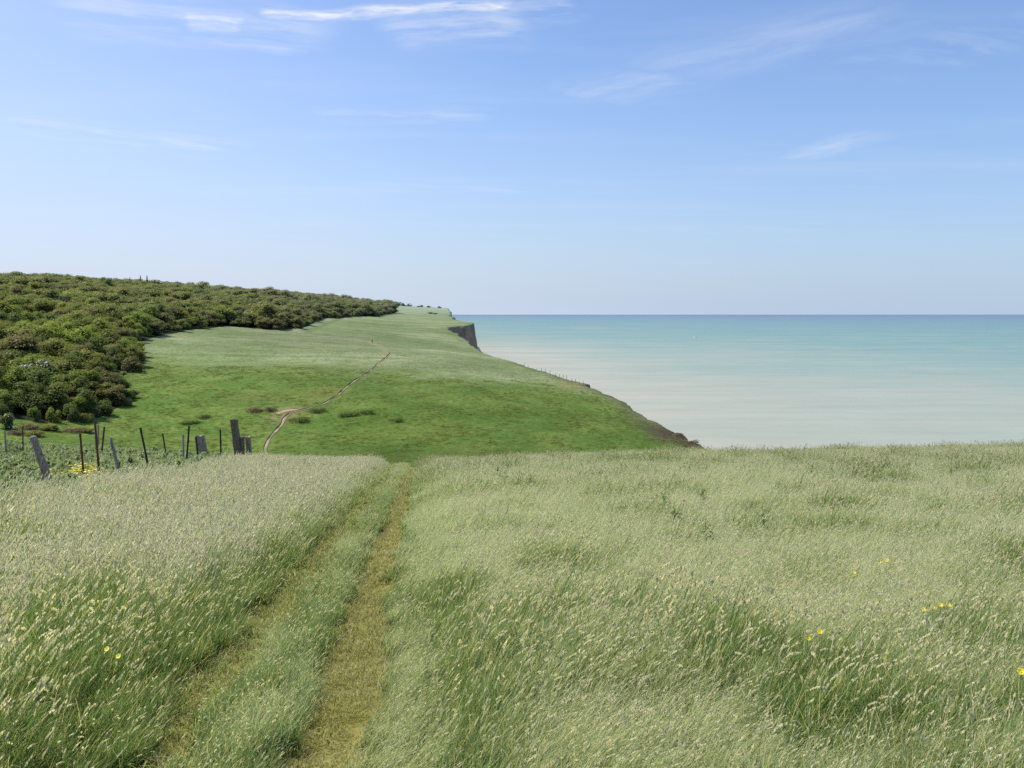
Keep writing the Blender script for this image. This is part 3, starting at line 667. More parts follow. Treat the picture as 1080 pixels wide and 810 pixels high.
# ------------------------------------------------------------------ trees
def crown_mesh(name, mat, r=3.5, hgt=3.2, lobes=9, nleaf=2600, lsize=.38, droop=.0, low=.35, core=True, outward=.75):
    """foliage: leaf-clump faces spread over and inside many overlapping lobes"""
    cs = []
    for i in range(lobes):
        a = random.uniform(0, 2*math.pi); q = r*.62*math.sqrt(random.random()); z = hgt*random.uniform(low, 1.0)*(1-.35*(q/r)**2)
        cs.append((q*math.cos(a), q*math.sin(a), z, r*random.uniform(.30, .52)))
    n = nleaf; li = rng.integers(0, lobes, n); c = np.array(cs)[li]
    d = rng.normal(0, 1, (n, 3)); d /= np.linalg.norm(d, axis=1)[:, None]; d[:, 2] = np.where(d[:, 2] < -.35, -d[:, 2], d[:, 2])
    sub = .5+.5*np.sin(d[:, 0]*7+li)*np.sin(d[:, 1]*8+li*2)*np.sin(d[:, 2]*6+li)
    rad = c[:, 3]*(.5+.62*rng.random(n)**.6+.16*(sub-.5))
    p = c[:, :3]+d*rad[:, None]*np.array([1, 1, .85])
    nn = d*outward+rng.normal(0, 1, (n, 3))*(1-outward)*.9+np.array([0, 0, .15]); nn /= np.linalg.norm(nn, axis=1)[:, None]
    t = np.cross(nn, rng.normal(0, 1, (n, 3))); t /= np.linalg.norm(t, axis=1)[:, None]; b = np.cross(nn, t)
    s = lsize*(.5+.8*rng.random(n))[:, None]
    V = np.stack([p-t*s*.5, p+b*s*.36, p+t*s*.5, p-b*s*.36], 1).reshape(-1, 3)
    ok = np.ones(n, bool)
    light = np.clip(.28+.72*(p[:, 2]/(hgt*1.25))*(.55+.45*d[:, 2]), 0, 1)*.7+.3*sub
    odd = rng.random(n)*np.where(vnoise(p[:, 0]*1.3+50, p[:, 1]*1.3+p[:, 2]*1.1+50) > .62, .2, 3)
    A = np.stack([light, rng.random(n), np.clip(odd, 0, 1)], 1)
    A = np.repeat(A, 4, 0)
    Fq = np.arange(n*4).reshape(-1, 4)
    if core:
        CV = []; CF = []
        for (x, y, z, rr) in cs:
            bm = bmesh.new(); bmesh.ops.create_icosphere(bm, subdivisions=1, radius=rr*.62)
            bm.verts.ensure_lookup_table(); o = len(CV)
            for v in bm.verts: CV.append((x+v.co.x, y+v.co.y, z+v.co.z*.8))
            for f in bm.faces: CF.append([o+v.index for v in f.verts]+[o+f.verts[2].index])
            bm.free()
        # triangles kept as quads split at a midpoint to stay one face size
        CV = np.array(CV); tri = np.array([f[:3] for f in CF])
        mid_ = (CV[tri[:, 2]]+CV[tri[:, 0]])/2; o2 = len(CV); CV2 = np.vstack([CV, mid_])
        quad = np.stack([tri[:, 0], tri[:, 1], tri[:, 2], o2+np.arange(len(tri))], 1)
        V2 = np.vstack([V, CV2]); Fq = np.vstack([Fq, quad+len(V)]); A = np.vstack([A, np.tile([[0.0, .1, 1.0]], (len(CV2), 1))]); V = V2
    return mesh_obj(name, V, Fq, mat, link=False, attr={'leaf': A})
def trunk_mesh(name, h, r, limbs=4):
    parts = [tube([(0, 0, -.6), (.05, .02, h*.3), (-.04, .05, h*.65), (.03, 0, h)], [r*1.2, r, r*.75, r*.4], 7)]
    for i in range(limbs):
        a = i*2*math.pi/limbs+random.uniform(-.4, .4); z0 = h*random.uniform(.35, .6)
        parts.append(tube([(0, 0, z0), (math.cos(a)*h*.22, math.sin(a)*h*.22, z0+h*.2), (math.cos(a)*h*.42, math.sin(a)*h*.42, z0+h*.42)], [r*.5, r*.35, r*.14], 5))
    V, Fc = join(parts); return mesh_obj(name, V, Fc, MAT['bark'], link=False)
def conifer_mesh(name, h=8, r=1.8):
    n = 1500; t = rng.random(n)**.8; a = rng.random(n)*2*math.pi; lay = (np.sin(t*38)*.25+.8)
    q = r*(1-t)*lay*(.5+.5*rng.random(n)); p = np.stack([q*np.cos(a), q*np.sin(a), .8+t*h-q*.15], 1)
    d = np.stack([np.cos(a), np.sin(a), .3+0*a], 1); nn = d+rng.normal(0, .5, (n, 3)); nn /= np.linalg.norm(nn, axis=1)[:, None]
    tt = np.cross(nn, rng.normal(0, 1, (n, 3))); tt /= np.linalg.norm(tt, axis=1)[:, None]; b = np.cross(nn, tt); s = .35*(.5+rng.random(n))[:, None]
    V = np.stack([p-tt*s*.5, p+b*s*.3, p+tt*s*.5, p-b*s*.3], 1).reshape(-1, 3)
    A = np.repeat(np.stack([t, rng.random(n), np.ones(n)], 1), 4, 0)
    return mesh_obj(name, V, np.arange(n*4).reshape(-1, 4), CR['conifer'], link=False, attr={'leaf': A})
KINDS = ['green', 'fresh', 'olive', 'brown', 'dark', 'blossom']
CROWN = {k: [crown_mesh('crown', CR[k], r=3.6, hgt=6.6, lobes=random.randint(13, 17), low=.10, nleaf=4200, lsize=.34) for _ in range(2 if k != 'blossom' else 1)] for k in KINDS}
TRUNK = [trunk_mesh('trunk', 4.6, .17), trunk_mesh('trunk', 4.2, .14, 5)]
SHRUB = {k: [crown_mesh('foliage', CR[k], r=1.9, hgt=1.9, lobes=9, low=.12, nleaf=2000, lsize=.24)] for k in ('green', 'dark', 'brown', 'blossom', 'olive', 'bramble', 'scrub')}
STEM = trunk_mesh('stem', .9, .05, 5)
for k in ('bramble', 'scrub'): SHRUB[k] = [crown_mesh('foliage', CR[k], r=2.6, hgt=1.0, lobes=22, low=-.15, nleaf=1500, lsize=.26, core=False) for _ in range(3)]
CONI = conifer_mesh('crown'); CTR = trunk_mesh('trunk', 7.5, .12, 0)
def place(name, parts, loc, rz, sc, label, cat, group=None):
    r = empty(name, loc, rz, sc)
    for s in parts:
        c = s.copy(); C.objects.link(c); c.parent = r
    return tag(r, label, cat, group)
# candidate tree sites: jittered hex rows in the wood
sites = []
xs0, xs1, ys0, ys1 = -520, -60, 120, 1250
yy = ys0
while yy < ys1:
    stp = 5.3+yy*.0040
    n = int((xs1-xs0)/stp); x = xs0+np.arange(n)*stp+rng.normal(0, stp*.3, n); y = yy+rng.normal(0, stp*.3, n)
    sites.append(np.stack([x, y], 1)); yy += stp*.86
sites = np.vstack(sites); ok = inside(sites[:, 0], sites[:, 1], WOOD)
pxs = 540+F*sites[:, 0]/sites[:, 1]; ok &= (pxs > -130) & (sites[:, 1] > 110)
# keep only what stands on slopes facing the view or near the skyline
sites = sites[ok]; pxs = pxs[ok]
zs = ground(sites[:, 0], sites[:, 1])
prof = fbm(sites[:, 0]/60+5, sites[:, 1]/60, 3); kn = fbm(sites[:, 0]/16+2, sites[:, 1]/16+8, 2)
order = np.argsort(sites[:, 1]); sites = sites[order]; pxs = pxs[order]; zs = zs[order]; prof = prof[order]; kn = kn[order]
size = np.clip(.78+.8*kn+rng.normal(0, .2, len(sites)), .6, 1.8)
edge_d = poly_dist(sites[:, 0], sites[:, 1], WOOD[:23])[0]
size *= .55+.45*smooth(0, 14, edge_d)
dpix = HZ+(EYE-zs)/sites[:, 1]*F
def kind_of(i):
    r = random.random(); e = edge_d[i]
    if pxs[i] > 270 and r < .45: return 'brown' if r < .3 else 'dark'
    if dpix[i] > 375+20*kn[i]: return 'dark' if r < .5 else ('olive' if r < .62 else ('brown' if r < .80 else ('green' if r < .95 else 'blossom')))
    v = kn[i]*.6+prof[i]*.4+random.uniform(-.1, .1)
    if v > .58: return 'fresh' if r < .6 else 'olive'
    if v > .48: return 'green' if r < .7 else 'olive'
    if v > .42: return 'olive' if r < .5 else 'brown'
    return 'dark' if r < .55 else 'green'
LBL = {'green': 'mid green round-crowned tree packed among others in the nearest part of the wood', 'fresh': 'fresh yellow-green leafy tree in the nearest part of the wood',
 'olive': 'dull olive-green tree in the nearest part of the wood', 'brown': 'brownish tree just coming into leaf in the nearest part of the wood',
 'dark': 'dark green dense tree low in the nearest part of the wood', 'blossom': 'tree with white blossom among dark trees low in the wood'}
vis = (pxs > -25)
kinds = [kind_of(i) for i in range(len(sites))]
cnt = 0; indiv = np.zeros(len(sites), bool)
for i in range(len(sites)):
    if vis[i] and cnt < 230:
        k = kinds[i]; s = float(size[i]); cm = random.choice(CROWN[k]); tm = random.choice(TRUNK)
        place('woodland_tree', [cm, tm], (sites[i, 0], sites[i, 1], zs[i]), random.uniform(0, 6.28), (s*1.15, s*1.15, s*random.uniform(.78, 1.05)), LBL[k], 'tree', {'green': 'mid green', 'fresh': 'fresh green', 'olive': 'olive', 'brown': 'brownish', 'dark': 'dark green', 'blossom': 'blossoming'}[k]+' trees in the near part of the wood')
        indiv[i] = True; cnt += 1
rest = np.nonzero(~indiv)[0]
src = []; kidx = {}
for k in KINDS:
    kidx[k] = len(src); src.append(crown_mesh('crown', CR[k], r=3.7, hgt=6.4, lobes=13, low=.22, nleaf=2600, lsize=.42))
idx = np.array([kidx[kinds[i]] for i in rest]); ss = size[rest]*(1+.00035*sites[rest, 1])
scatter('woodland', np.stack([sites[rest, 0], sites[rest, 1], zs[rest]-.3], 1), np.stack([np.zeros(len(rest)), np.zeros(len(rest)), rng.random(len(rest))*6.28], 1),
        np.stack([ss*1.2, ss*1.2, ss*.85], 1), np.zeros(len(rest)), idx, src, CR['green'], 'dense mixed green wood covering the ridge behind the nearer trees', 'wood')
print('trees', len(sites), 'individual', cnt)
# conifers and a rounder tree standing out on the skyline
for (px, py, h, lab) in [(137,296,9,'first of the dark pointed conifers on the wooded skyline from the left'), (148,294,11,'dark pointed conifer on the skyline, second from the left'), (155,294,12,'tallest dark pointed conifer of the skyline group of three'),
                         (187,300,10,'lone dark pointed conifer on the skyline right of the group'), (221,305,9,'small dark conifer on the skyline above the middle of the wood'), (248,307,9,'dark conifer on the skyline farthest to the right')]:
    py -= 3.5; Yt = 600+ (px-137)*1.3; X_ = (px-540)/F*Yt; zg = float(ground(X_, Yt)); ztop = EYE+(HZ-py)/F*Yt; s = max((ztop-zg)/8.8, .6)
    place('conifer', [CONI, CTR], (X_, Yt, zg), random.random()*6, (s*.9, s*.9, s), lab, 'tree', 'conifers on the wooded skyline')
Yt = 540; X_ = (110-540)/F*Yt; zg = float(ground(X_, Yt)); s = (EYE+(HZ-291)/F*Yt-zg)/7.6
place('broad_tree', [CROWN['dark'][0], TRUNK[0]], (X_, Yt, zg), 1.0, (s*1.25, s*1.25, s), 'rounded dark tree bulging above the wooded skyline left of the conifers', 'tree')

# shrubs along the lower edge of the wood and on the slope
def shrub(kind, px, py, wpx, hpx, label, group=None, name='shrub', ymin=120):
    p = at(px, py, 0, ymin=ymin); p[2] = float(ground(p[0], p[1]))
    if p[2] < -40: print('off the cliff', label); return
    w = wpx/F*p[1]/4.6; h = hpx/F*p[1]/2.5
    if kind in ('bramble', 'scrub'): h *= 1.1; w *= 1.15
    return place(name, [random.choice(SHRUB[kind]), STEM], (p[0], p[1], p[2]-.32*h), random.uniform(0, 6.28), (w, w, h), label, 'bush', group)
shrub('dark', 37, 444, 18, 20, 'dark round bush at the foot of the wood, leftmost of the lower edge')
shrub('green', 57, 445, 20, 22, 'green rounded bush bulging forward at the foot of the wood')
shrub('dark', 76, 444, 24, 26, 'large dark bush in the middle of the lower wood edge')
shrub('olive', 91, 445, 24, 11, 'low olive bush just above the tallest rusty stake')
shrub('dark', 112, 438, 26, 22, 'dark bush low at the right end of the wood edge')
shrub('brown', 128, 428, 28, 18, 'brownish bush reaching out over the green slope at the wood corner')
shrub('dark', 140, 420, 18, 12, 'small dark bush at the tip of the lower wood spur')
shrub('blossom', 118, 416, 18, 14, 'white-flecked bush on top of the lower wood spur')
shrub('brown', 140, 392, 30, 22, 'brown twiggy bush at the tip of the upper wood spur')
shrub('dark', 107, 404, 26, 16, 'dark bush in the grassy notch between the two wood spurs')
shrub('blossom', 6, 452, 26, 22, 'white-blossoming hawthorn at the left edge below the wood', name='hawthorn')
shrub('blossom', 60, 432, 14, 22, 'hawthorn with white blossom set in the dark lower wood', name='hawthorn')
shrub('dark', 2, 440, 18, 20, 'dark bush behind the hawthorn at the left edge')
for i, (px, py, w, h) in enumerate([(28,452,26,8),(52,454,26,8),(74,455,24,7),(92,456,22,6),(16,458,20,7),(36,460,26,7)]):
    shrub('scrub' if i % 2 == 0 else 'olive', px, py, w, h, ['brown scrub below the hawthorn, left of the rusty stake','olive scrub patch above the crooked post','brown low scrub between the crooked post and the rusty stakes','low olive scrub beside the tallest rusty stake','brown scrub at the left edge beside the small grey stake','olive scrub just left of the crooked post top'][i], 'low scrub at the foot of the slope', name='scrub')
for (k, px, py, w, h, lab) in [('scrub',268,434,20,7,'brown bramble patch on the slope left of the path'),('scrub',285,433,14,7,'small brown bramble clump just left of the path scar'),
    ('bramble',200,446,22,4,'flat dark bramble patch on the slope above the far posts'),('bramble',216,441,14,6,'dark bramble clump above the tall iron stake'),
    ('bramble',316,444,24,7,'dark bramble bush right of the bend in the path'),('bramble',335,434,20,7,'green bramble bush where the path leaves the hollow'),
    ('bramble',368,438,22,7,'dark green bramble patch right of the path, left one of a pair'),('bramble',386,436,18,8,'dark green bramble patch right of the path, right one of a pair'),
    ('bramble',418,444,16,5,'small dark bush low on the slope above the end of the track'),('scrub',731,464,12,5,'brown scrub on the cliff brink at the end of the slope'),('scrub',716,456,10,4,'brown scrub just above the brink scrub at the slope end')]:
    shrub(k, px, py, w, h, lab, 'bramble patches on the green slope' if k == 'bramble' else None, name='bramble' if k == 'bramble' else 'scrub')
# far hedge trees on the plateau
for i, (px, hp, wp) in enumerate([(409,3.5,8),(414,4,9),(420,3.5,9),(426,3,9),(432,2.5,8),(443,2,9),(452,1.6,8),(463,2,7)]):
    Yt = 2150; X_ = (px-540)/F*Yt; zg = float(ground(X_, Yt)); s = hp/F*Yt/7.2
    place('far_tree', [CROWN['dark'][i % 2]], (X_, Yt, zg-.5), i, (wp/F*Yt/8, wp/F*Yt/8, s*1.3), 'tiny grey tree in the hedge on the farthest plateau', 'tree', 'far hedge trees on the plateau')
for i, (px, py, w, h) in enumerate([(454,331,10,2.5),(459,331.5,8,2.2)]):
    shrub('dark', px, py, w, h, ['dark thicket on the far slope, left of two', 'dark thicket on the far slope, right of two'][i], None, name='thicket')

# ------------------------------------------------------------------ footpath on the slope
def ribbon(name, pix, w0, mat_cols, label, bank=True, ymin=120):
    W = [at(x, y, ymin=ymin)[:2] for x, y in pix]
    # densify
    pts = []
    for a, b in zip(W[:-1], W[1:]):
        n = max(2, int(np.linalg.norm(b-a)/.8))
        for k in range(n): pts.append(a+(b-a)*k/n)
    pts.append(W[-1]); pts = np.array(pts)
    for _ in range(6): pts[1:-1] = (pts[:-2]+pts[1:-1]*2+pts[2:])/4
    V = []; A = []; prof = [(-.62, .0, 2), (-.45, .30, 2), (-.36, .26, 1), (-.24, .08, 1), (-.18, .12, 0), (.0, .09, 0), (.34, .11, 0), (.46, .02, 3)] if bank else [(-.5, .05, 0), (0, .07, 0), (.5, .05, 0)]
    for i, p in enumerate(pts):
        d = pts[min(i+1, len(pts)-1)]-pts[max(i-1, 0)]; d = d/np.linalg.norm(d); nrm = np.array([d[1], -d[0]])
        w = w0*(.75+.6*vnoise(i*.15, 3.3)); 
        for (o, h, k) in prof:
            q = p+nrm*o*w*2; V.append((q[0], q[1], float(ground(q[0], q[1]))+h*(.6+.8*vnoise(i*.2, 8+k)))); gk = float(smooth(.5, .8, vnoise(i*.33, 20+k*.7)))*.75; A.append([(1-gk)*a_+gk*b_ for a_, b_ in zip(mat_cols[k], (.13,.17,.035))])
    m = len(prof); Fc = np.array([(i*m+k, i*m+k+1, (i+1)*m+k+1, (i+1)*m+k) for i in range(len(pts)-1) for k in range(m-1)])
    return mesh_obj(name, V, Fc, MATPATH, smoothf=False, attr={'base': np.array(A)})
m, N = material('path_earth'); a = N.n('ShaderNodeAttribute', attribute_name='base').outputs['Color']; pos = N.n('ShaderNodeNewGeometry').outputs['Position']
n1 = N.noise(pos, 2.2, 5, .65); v = N.rng(n1, .3, .7, .7, 1.25, 'LINEAR')
c = N.mix(1.0, a, N.n('ShaderNodeCombineColor', inp={0: v, 1: v, 2: v}).outputs[0], 'MULTIPLY')
surf(N, N.n('ShaderNodeBsdfPrincipled', inp={'Base Color': c, 'Roughness': .95})); MATPATH = m
pc = [(.42,.315,.19), (.065,.045,.03), (.08,.12,.022), (.10,.14,.03)]
tag(ribbon('footpath', [(284,486),(279,475),(283,464),(291,455),(298,448),(299,442),(306,437)], .42, pc, ''), kind='structure')
tag(ribbon('footpath', [(305,437),(318,433),(330,430),(343,426),(350,421),(357,417),(363,411),(370,405),(378,400),(388,394),(396,387),(404,380),(412,373)], .30, pc, ''), kind='structure')
tag(ribbon('bare_earth', [(292,437),(300,434),(309,432),(316,433)], .7, pc, '', bank=False), kind='structure')

# cliff-edge fence stakes
xs = [553,557,566,571,575,580,586,590,594,597.5,603,607,611,615]
for i, px in enumerate(xs):
    py = np.interp(px, [550,590,620], [385.5,391,399]); Yt = float(np.interp(px, [540,560,590,605,620], [385,352,308,292,278])); X_ = (px-540)/F*Yt
    zg = float(ground(X_, Yt)); h = 1.35+random.uniform(-.3, .35)
    V, Fc = tube([(0, 0, -.3), (.02, 0, h*.5), (random.uniform(-.05, .05), 0, h)], [.085, .08, .07], 6)
    o = mesh_obj('edge_stake', V, Fc, MAT['greywood'] if i % 3 == 1 else MAT['oldwood']); o.location = (X_, Yt, zg)
    ordn = ['first', 'second', 'third', 'fourth', 'fifth', 'sixth', 'seventh', 'eighth', 'ninth', 'tenth', 'eleventh', 'twelfth', 'thirteenth', 'last'][i]
    tag(o, f'{ordn} tiny stake from the left in the row along the cliff edge', 'fence post', 'tiny stakes along the cliff edge')
# small dark waymarker where the paths meet
p = at(392.5, 361.5, 0, ymin=150); V, Fc = tube([(0, 0, -.3), (0, 0, .9), (0, 0, 1.35), (0, 0, 1.42)], [.22, .2, .2, .1], 8)
o = mesh_obj('waymarker', V, Fc, MAT['darkwood']); o.location = p.tolist(); tag(o, 'tiny dark marker post on the pale pasture above the path', 'marker post')

# ------------------------------------------------------------------ boat
def boat(px, py, length, label):
    Yb = (EYE-SEA)*F/(py-HZ); r = empty('boat', ((px-540)/F*Yb, Yb, SEA), -.75); L_ = length; hw = L_*.15
    st_ = [(-.5, .75, .9), (-.3, 1, .85), (0, 1, .9), (.3, .75, 1.1), (.5, .02, 1.5)]; V = []; Fc = []
    for (x, w, h) in st_:
        V += [(x*L_, -w*hw, h*L_*.10), (x*L_*.94, -w*hw*.6, -.4), (x*L_*.94, w*hw*.6, -.4), (x*L_, w*hw, h*L_*.10)]
    for i in range(4):
        for k in range(4): Fc.append((i*4+k, i*4+(k+1) % 4, (i+1)*4+(k+1) % 4, (i+1)*4+k))
    Fc += [(0, 3, 2, 1), (16, 17, 18, 19)]
    mesh_obj('hull', V, Fc, MAT['boatwhite'], r)
    def box(nm, x0, x1, y0, y1, z0, z1, mt, par):
        v = [(x, y, z) for x in (x0, x1) for y in (y0, y1) for z in (z0, z1)]
        return mesh_obj(nm, v, [(0,1,3,2),(4,6,7,5),(0,4,5,1),(2,3,7,6),(0,2,6,4),(1,5,7,3)], mt, par)
    cb = box('wheelhouse', -.18*L_, .1*L_, -hw*.55, hw*.55, L_*.09, L_*.24, MAT['boatwhite'], r)
    box('window', -.15*L_, .105*L_, -hw*.57, hw*.57, L_*.17, L_*.21, MAT['boatdark'], cb)
    V, Fc = tube([(-.05*L_, 0, L_*.24), (-.05*L_, 0, L_*.42)], [.08, .05], 6); mesh_obj('mast', V, Fc, MAT['boatwhite'], r)
    return tag(r, label, 'boat')
boat(733, 356.3, 19, 'small white boat far out on the turquoise sea')

# ------------------------------------------------------------------ flowers
def flower_parts():
    V, Fc = tube([(0, 0, -.45), (.01, .0, -.2), (.0, 0, 0)], [.0022, .002, .0016], 5)
    stem = mesh_obj('stem', V, Fc, MAT['flowerstem'], link=False)
    V = []; Fc = []
    for k in range(6):
        a = k*math.pi/3; o = len(V); ca, sa = math.cos(a), math.sin(a)
        for (l, w, z) in [(.002, .003, .0), (.012, .010, .006), (.021, .009, .009), (.026, .002, .008)]:
            V += [(ca*l-sa*w, sa*l+ca*w, z), (ca*l+sa*w, sa*l-ca*w, z)]
        for j in range(3): Fc.append((o+2*j, o+2*j+1, o+2*j+3, o+2*j+2))
    pet = mesh_obj('petals', V, Fc, MAT['petal'], link=False)
    c = blob('centre', (0, 0, .004), .006, MAT['petal'], 1, .05, (1, 1, .6), link=False)
    return [stem, pet, c]
FP = flower_parts()
FL = [(852,674,1.2,'yellow flower in the right meadow, lower left one of a close pair'),(865,669,1.1,'yellow flower in the right meadow, upper right one of a close pair'),(935,591,1.3,'pale yellow flower high in the right meadow, alone'),
 (928,593,.9,'small yellow bloom just left of the lone high yellow flower'),(974,644,1.0,'leftmost bloom of the row of yellow flowers before the dark clump'),(984,641,1.0,'second bloom of the row of yellow flowers before the dark clump'),(992,640,1.0,'third bloom of the row of yellow flowers before the dark clump'),(1000,638.5,1.2,'rightmost bloom of the row of yellow flowers before the dark clump'),
 (1077,711,1.3,'bright yellow flower at the right edge of the meadow'),(933,696,.7,'small yellow flower below the middle of the right meadow'),(901,604,.8,'tiny yellow flower left of the highest ones'),
 (113,686,.9,'orange-yellow flower in the left grass, upper one of two'),(125,693,.9,'orange-yellow flower in the left grass, lower one of two'),(571,665,.5,'tiny pale yellow flower in the grass right of the track')]
for (px, py, s, lab) in FL:
    h = .33 if px > 500 else .36; s *= .62
    p = at(px, py, h, ymin=2.2); r = empty('yellow_flower', (p[0], p[1], p[2]+h), random.random()*6, s)
    r.rotation_euler = (.75, .1, random.uniform(-.4, .4))
    for srcp in FP:
        c = srcp.copy(); C.objects.link(c); c.parent = r
        if srcp.name.startswith('stem'): c.rotation_euler = (-.7, 0, 0)
    tag(r, lab, 'flower', 'yellow flowers in the meadow')
# the yellow patch by the fence
def flower_tuft():
    V = []; Fc = []
    for i in range(7):
        cx, cy, cz = random.uniform(-.12, .12), random.uniform(-.12, .12), random.uniform(.30, .48)
        for k in range(5):
            a = k*2*math.pi/5; o = len(V); c_, s_ = math.cos(a)*.028, math.sin(a)*.028
            V += [(cx, cy, cz), (cx+c_-s_*.5, cy+s_*.5+c_*.5-.01, cz+.012), (cx+c_*1.2, cy+s_*1.2-.015, cz+.016), (cx+c_+s_*.5, cy+s_-c_*.5, cz+.01)]; Fc.append((o, o+1, o+2, o+3))
    return mesh_obj('bloom', V, np.array(Fc), MAT['petal'], link=False)
pp = []
for (px, py, sx, sy, n) in [(85,493,9,2,14),(98,498,6,3,6),(74,497,5,2.5,4),(104,503,4,3,5),(60,499,2,2,2)]:
    for _ in range(n):
        q = at(px+random.gauss(0, sx*.6), py+random.gauss(0, sy*.6), .38, ymin=10, ymax=50); pp.append(q)
pp = np.array(pp); n = len(pp)
scatter('yellow_flower_patch', pp, np.stack([np.full(n, .35), np.zeros(n), rng.random(n)*6.28], 1), np.ones((n, 3))*1.0, np.zeros(n), rng.integers(0, 2, n), [flower_tuft(), flower_tuft()], MAT['petal'],
        'patch of yellow flowers among the herbs at the foot of the rusty stakes', 'flowers')
WD = [weed_mesh(), weed_mesh()]
WP = [(524,492),(532,496),(700,520),(712,528),(655,486),(742,512),(838,478),(905,488),(1003,492),(745,545),(806,535),(860,500),(560,500)]
wl = []
for i, (px, py) in enumerate(WP):
    p = at(px, py, .45, ymin=3); wl.append(p)
    o = place('weed', [WD[i % 2]], p, random.random()*6, random.uniform(.6, .85), 'dark green leafy weed standing up out of the pale grass', 'plant', 'dark weeds in the right meadow')

# ------------------------------------------------------------------ sky, sun, camera
SUN_EL, SUN_AZ = 50, -72          # azimuth from the view direction, left is negative
w = bpy.data.worlds.new('World'); bpy.context.scene.world = w; w.use_nodes = True; N = NT(w.node_tree)
sky = N.n('ShaderNodeTexSky', sky_type='NISHITA', sun_disc=False, sun_elevation=R(SUN_EL), sun_rotation=R(SUN_AZ), altitude=50, air_density=1.0, dust_density=1.2, ozone_density=1.6)
tc = N.n('ShaderNodeTexCoord').outputs['Generated']; sp = N.n('ShaderNodeSeparateXYZ', inp={0: tc})
zz = N.m('MAXIMUM', sp.outputs[2], .01); yy_ = N.m('MAXIMUM', sp.outputs[1], .05)
u = N.m('DIVIDE', sp.outputs[0], yy_); elev = N.m('DIVIDE', sp.outputs[2], yy_)
col = N.mix(1.0, sky.outputs[0], (1.02, 1.24, 1.60), 'MULTIPLY')
K = 9.0    # white level in sky units (background strength .11)
# veil of haze: whiter low down and toward the sun
hz = N.m('POWER', 2.718, N.m('MULTIPLY', N.m('MAXIMUM', sp.outputs[2], 0), -7.0))
lf = N.rng(sp.outputs[0], .55, -.6, .25, 1.0)
hc = N.mix(lf, (K*.45, K*.62, K*.86), (K*.72, K*.79, K*.93))
col = N.mix(N.m('MULTIPLY', hz, N.m('MULTIPLY_ADD', lf, .25, .72)), col, hc)
col = N.mix(N.rng(sp.outputs[0], .05, -.65, 0, .30), col, (K*.62, K*.68, K*.90))
px_ = N.m('DIVIDE', sp.outputs[0], zz); py_ = N.m('DIVIDE', sp.outputs[1], zz)
pv = N.n('ShaderNodeCombineXYZ', inp={0: px_, 1: py_}).outputs[0]
wn = N.n('ShaderNodeTexNoise', inp={'Vector': pv, 'Scale': 2.0, 'Detail': 5}).outputs[1]
wv = N.vm('ADD', pv, N.vm('SCALE', N.vm('SUBTRACT', wn, (.5, .5, .5)), sc=.22))
def pp_(x, y): v = (HZ-y)/F; return ((x-540)/F/v, 1/v)
def streak(x0, y0, x1, y1, wd, st, nscale=3.0, sharp=.5, warp=True, lo=.4, hi=.7):
    (ax, ay), (bx, by) = pp_(x0, y0), pp_(x1, y1); L_ = math.hypot(bx-ax, by-ay); dx, dy = (bx-ax)/L_, (by-ay)/L_
    d = N.vm('SUBTRACT', wv if warp else pv, (ax, ay, 0))
    a = N.vm('DOT_PRODUCT', d, (dx, dy, 0)); b = N.m('ABSOLUTE', N.vm('DOT_PRODUCT', d, (-dy, dx, 0)))
    e = N.m('MULTIPLY', N.rng(a, -.15*L_*sharp, .2*L_*sharp), N.rng(a, L_*(1+.15*sharp), L_*(1-.2*sharp)))
    m_ = N.m('MULTIPLY', e, N.rng(b, wd, 0))
    nn = N.noise(N.n('ShaderNodeCombineXYZ', inp={0: N.m('MULTIPLY', a, nscale), 1: N.m('MULTIPLY', N.vm('DOT_PRODUCT', d, (-dy, dx, 0)), nscale*2.6)}).outputs[0], 1.0, 6, .62)
    return N.m('MULTIPLY', m_, N.rng(nn, lo, hi, .0, st))
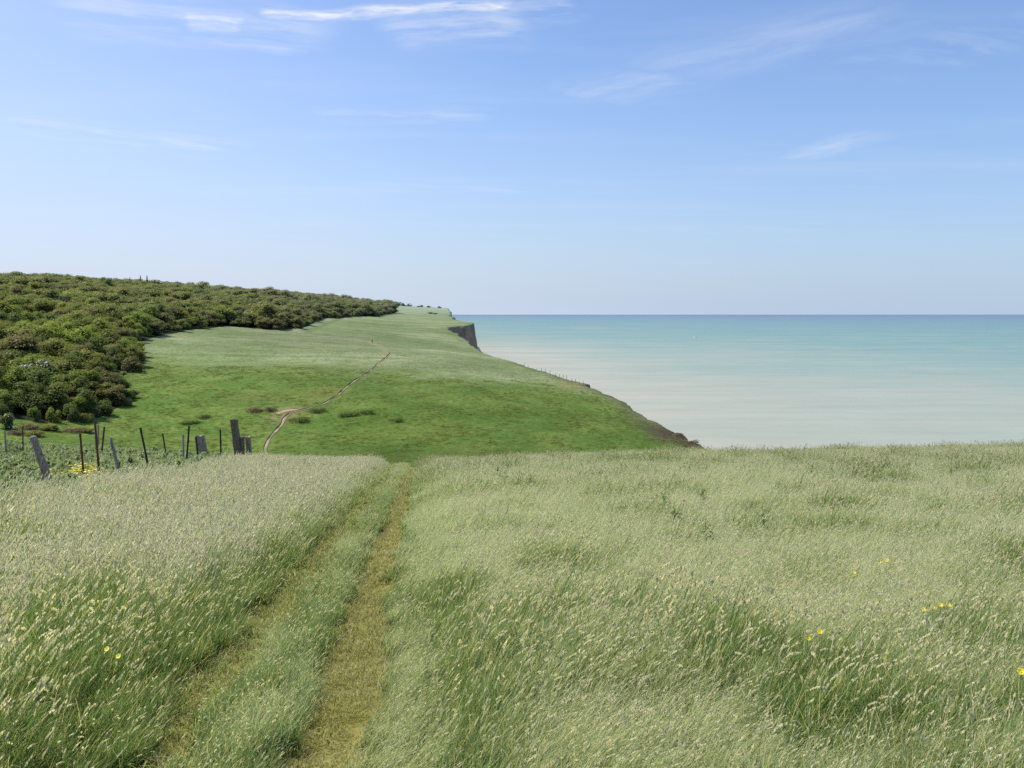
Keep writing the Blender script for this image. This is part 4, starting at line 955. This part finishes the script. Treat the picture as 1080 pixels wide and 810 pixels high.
masks = [streak(275,16,540,7,.085,.95,7,.22,lo=.22,hi=.75), streak(198,20,262,26,.17,.8,5,.8,lo=.25,hi=.75), streak(410,32,560,24,.40,.42,3,.9,lo=.3,hi=.75), streak(535,14,610,4,.25,.3,3,1),
 streak(60,5,330,40,.5,.4,1.6,.8), streak(622,104,702,80,.42,.27,3,1.0,lo=.2,hi=.85), streak(690,76,960,10,.5,.24,2,.9,lo=.2,hi=.85), streak(836,168,925,140,.26,.30,3,.9,lo=.15,hi=.85),
 streak(0,128,250,160,.7,.25,1.5,.8), streak(960,40,1060,60,.8,.14,2,1.2), streak(600,240,880,243,.9,.09,1.2,1), streak(330,120,520,124,.35,.2,2,.8), streak(380,195,620,205,.5,.14,1.4,.8)]
tot = masks[0]
for q in masks[1:]: tot = N.m('MAXIMUM', tot, q)
gen = N.noise(N.vm('MULTIPLY', wv, (.35, 1.0, 1)), .9, 6, .6); gen = N.m('MULTIPLY', N.rng(gen, .45, .85, 0, .15), N.rng(sp.outputs[2], .02, .16))
tot = N.m('MAXIMUM', tot, gen)
col = N.mix(N.m('MINIMUM', tot, 1.0), col, (K*.95, K*.97, K*1.02))
bg = N.n('ShaderNodeBackground', inp={'Color': col, 'Strength': .11}); o_ = N.n('ShaderNodeOutputWorld'); N.set(o_, 'Surface', bg)

sl = bpy.data.lights.new('sun', 'SUN'); sl.energy = 4.9; sl.angle = R(.53); sl.color = (1, .94, .82)
so = bpy.data.objects.new('sun', sl); C.objects.link(so)
from mathutils import Vector
sd = Vector((math.sin(R(SUN_AZ))*math.cos(R(SUN_EL)), math.cos(R(SUN_AZ))*math.cos(R(SUN_EL)), math.sin(R(SUN_EL))))
so.rotation_euler = (-sd).to_track_quat('-Z', 'Y').to_euler()

cam = bpy.data.cameras.new('camera'); co = bpy.data.objects.new('camera', cam); C.objects.link(co)
cam.sensor_width = 36; cam.lens = F/1080*36; cam.clip_start = .05; cam.clip_end = 200000
co.location = (0, 0, EYE); co.rotation_euler = (R(90), 0, 0); cam.shift_y = -(405-HZ)/1080
sc_ = bpy.context.scene; sc_.camera = co
sc_.view_settings.view_transform = 'Standard'; sc_.view_settings.look = 'None'; sc_.view_settings.exposure = 0
sc_.render.engine = 'CYCLES'; cy = sc_.cycles
cy.use_denoising = False; cy.max_bounces = 5; cy.diffuse_bounces = 3; cy.transmission_bounces = 3; cy.glossy_bounces = 2
cy.use_adaptive_sampling = False
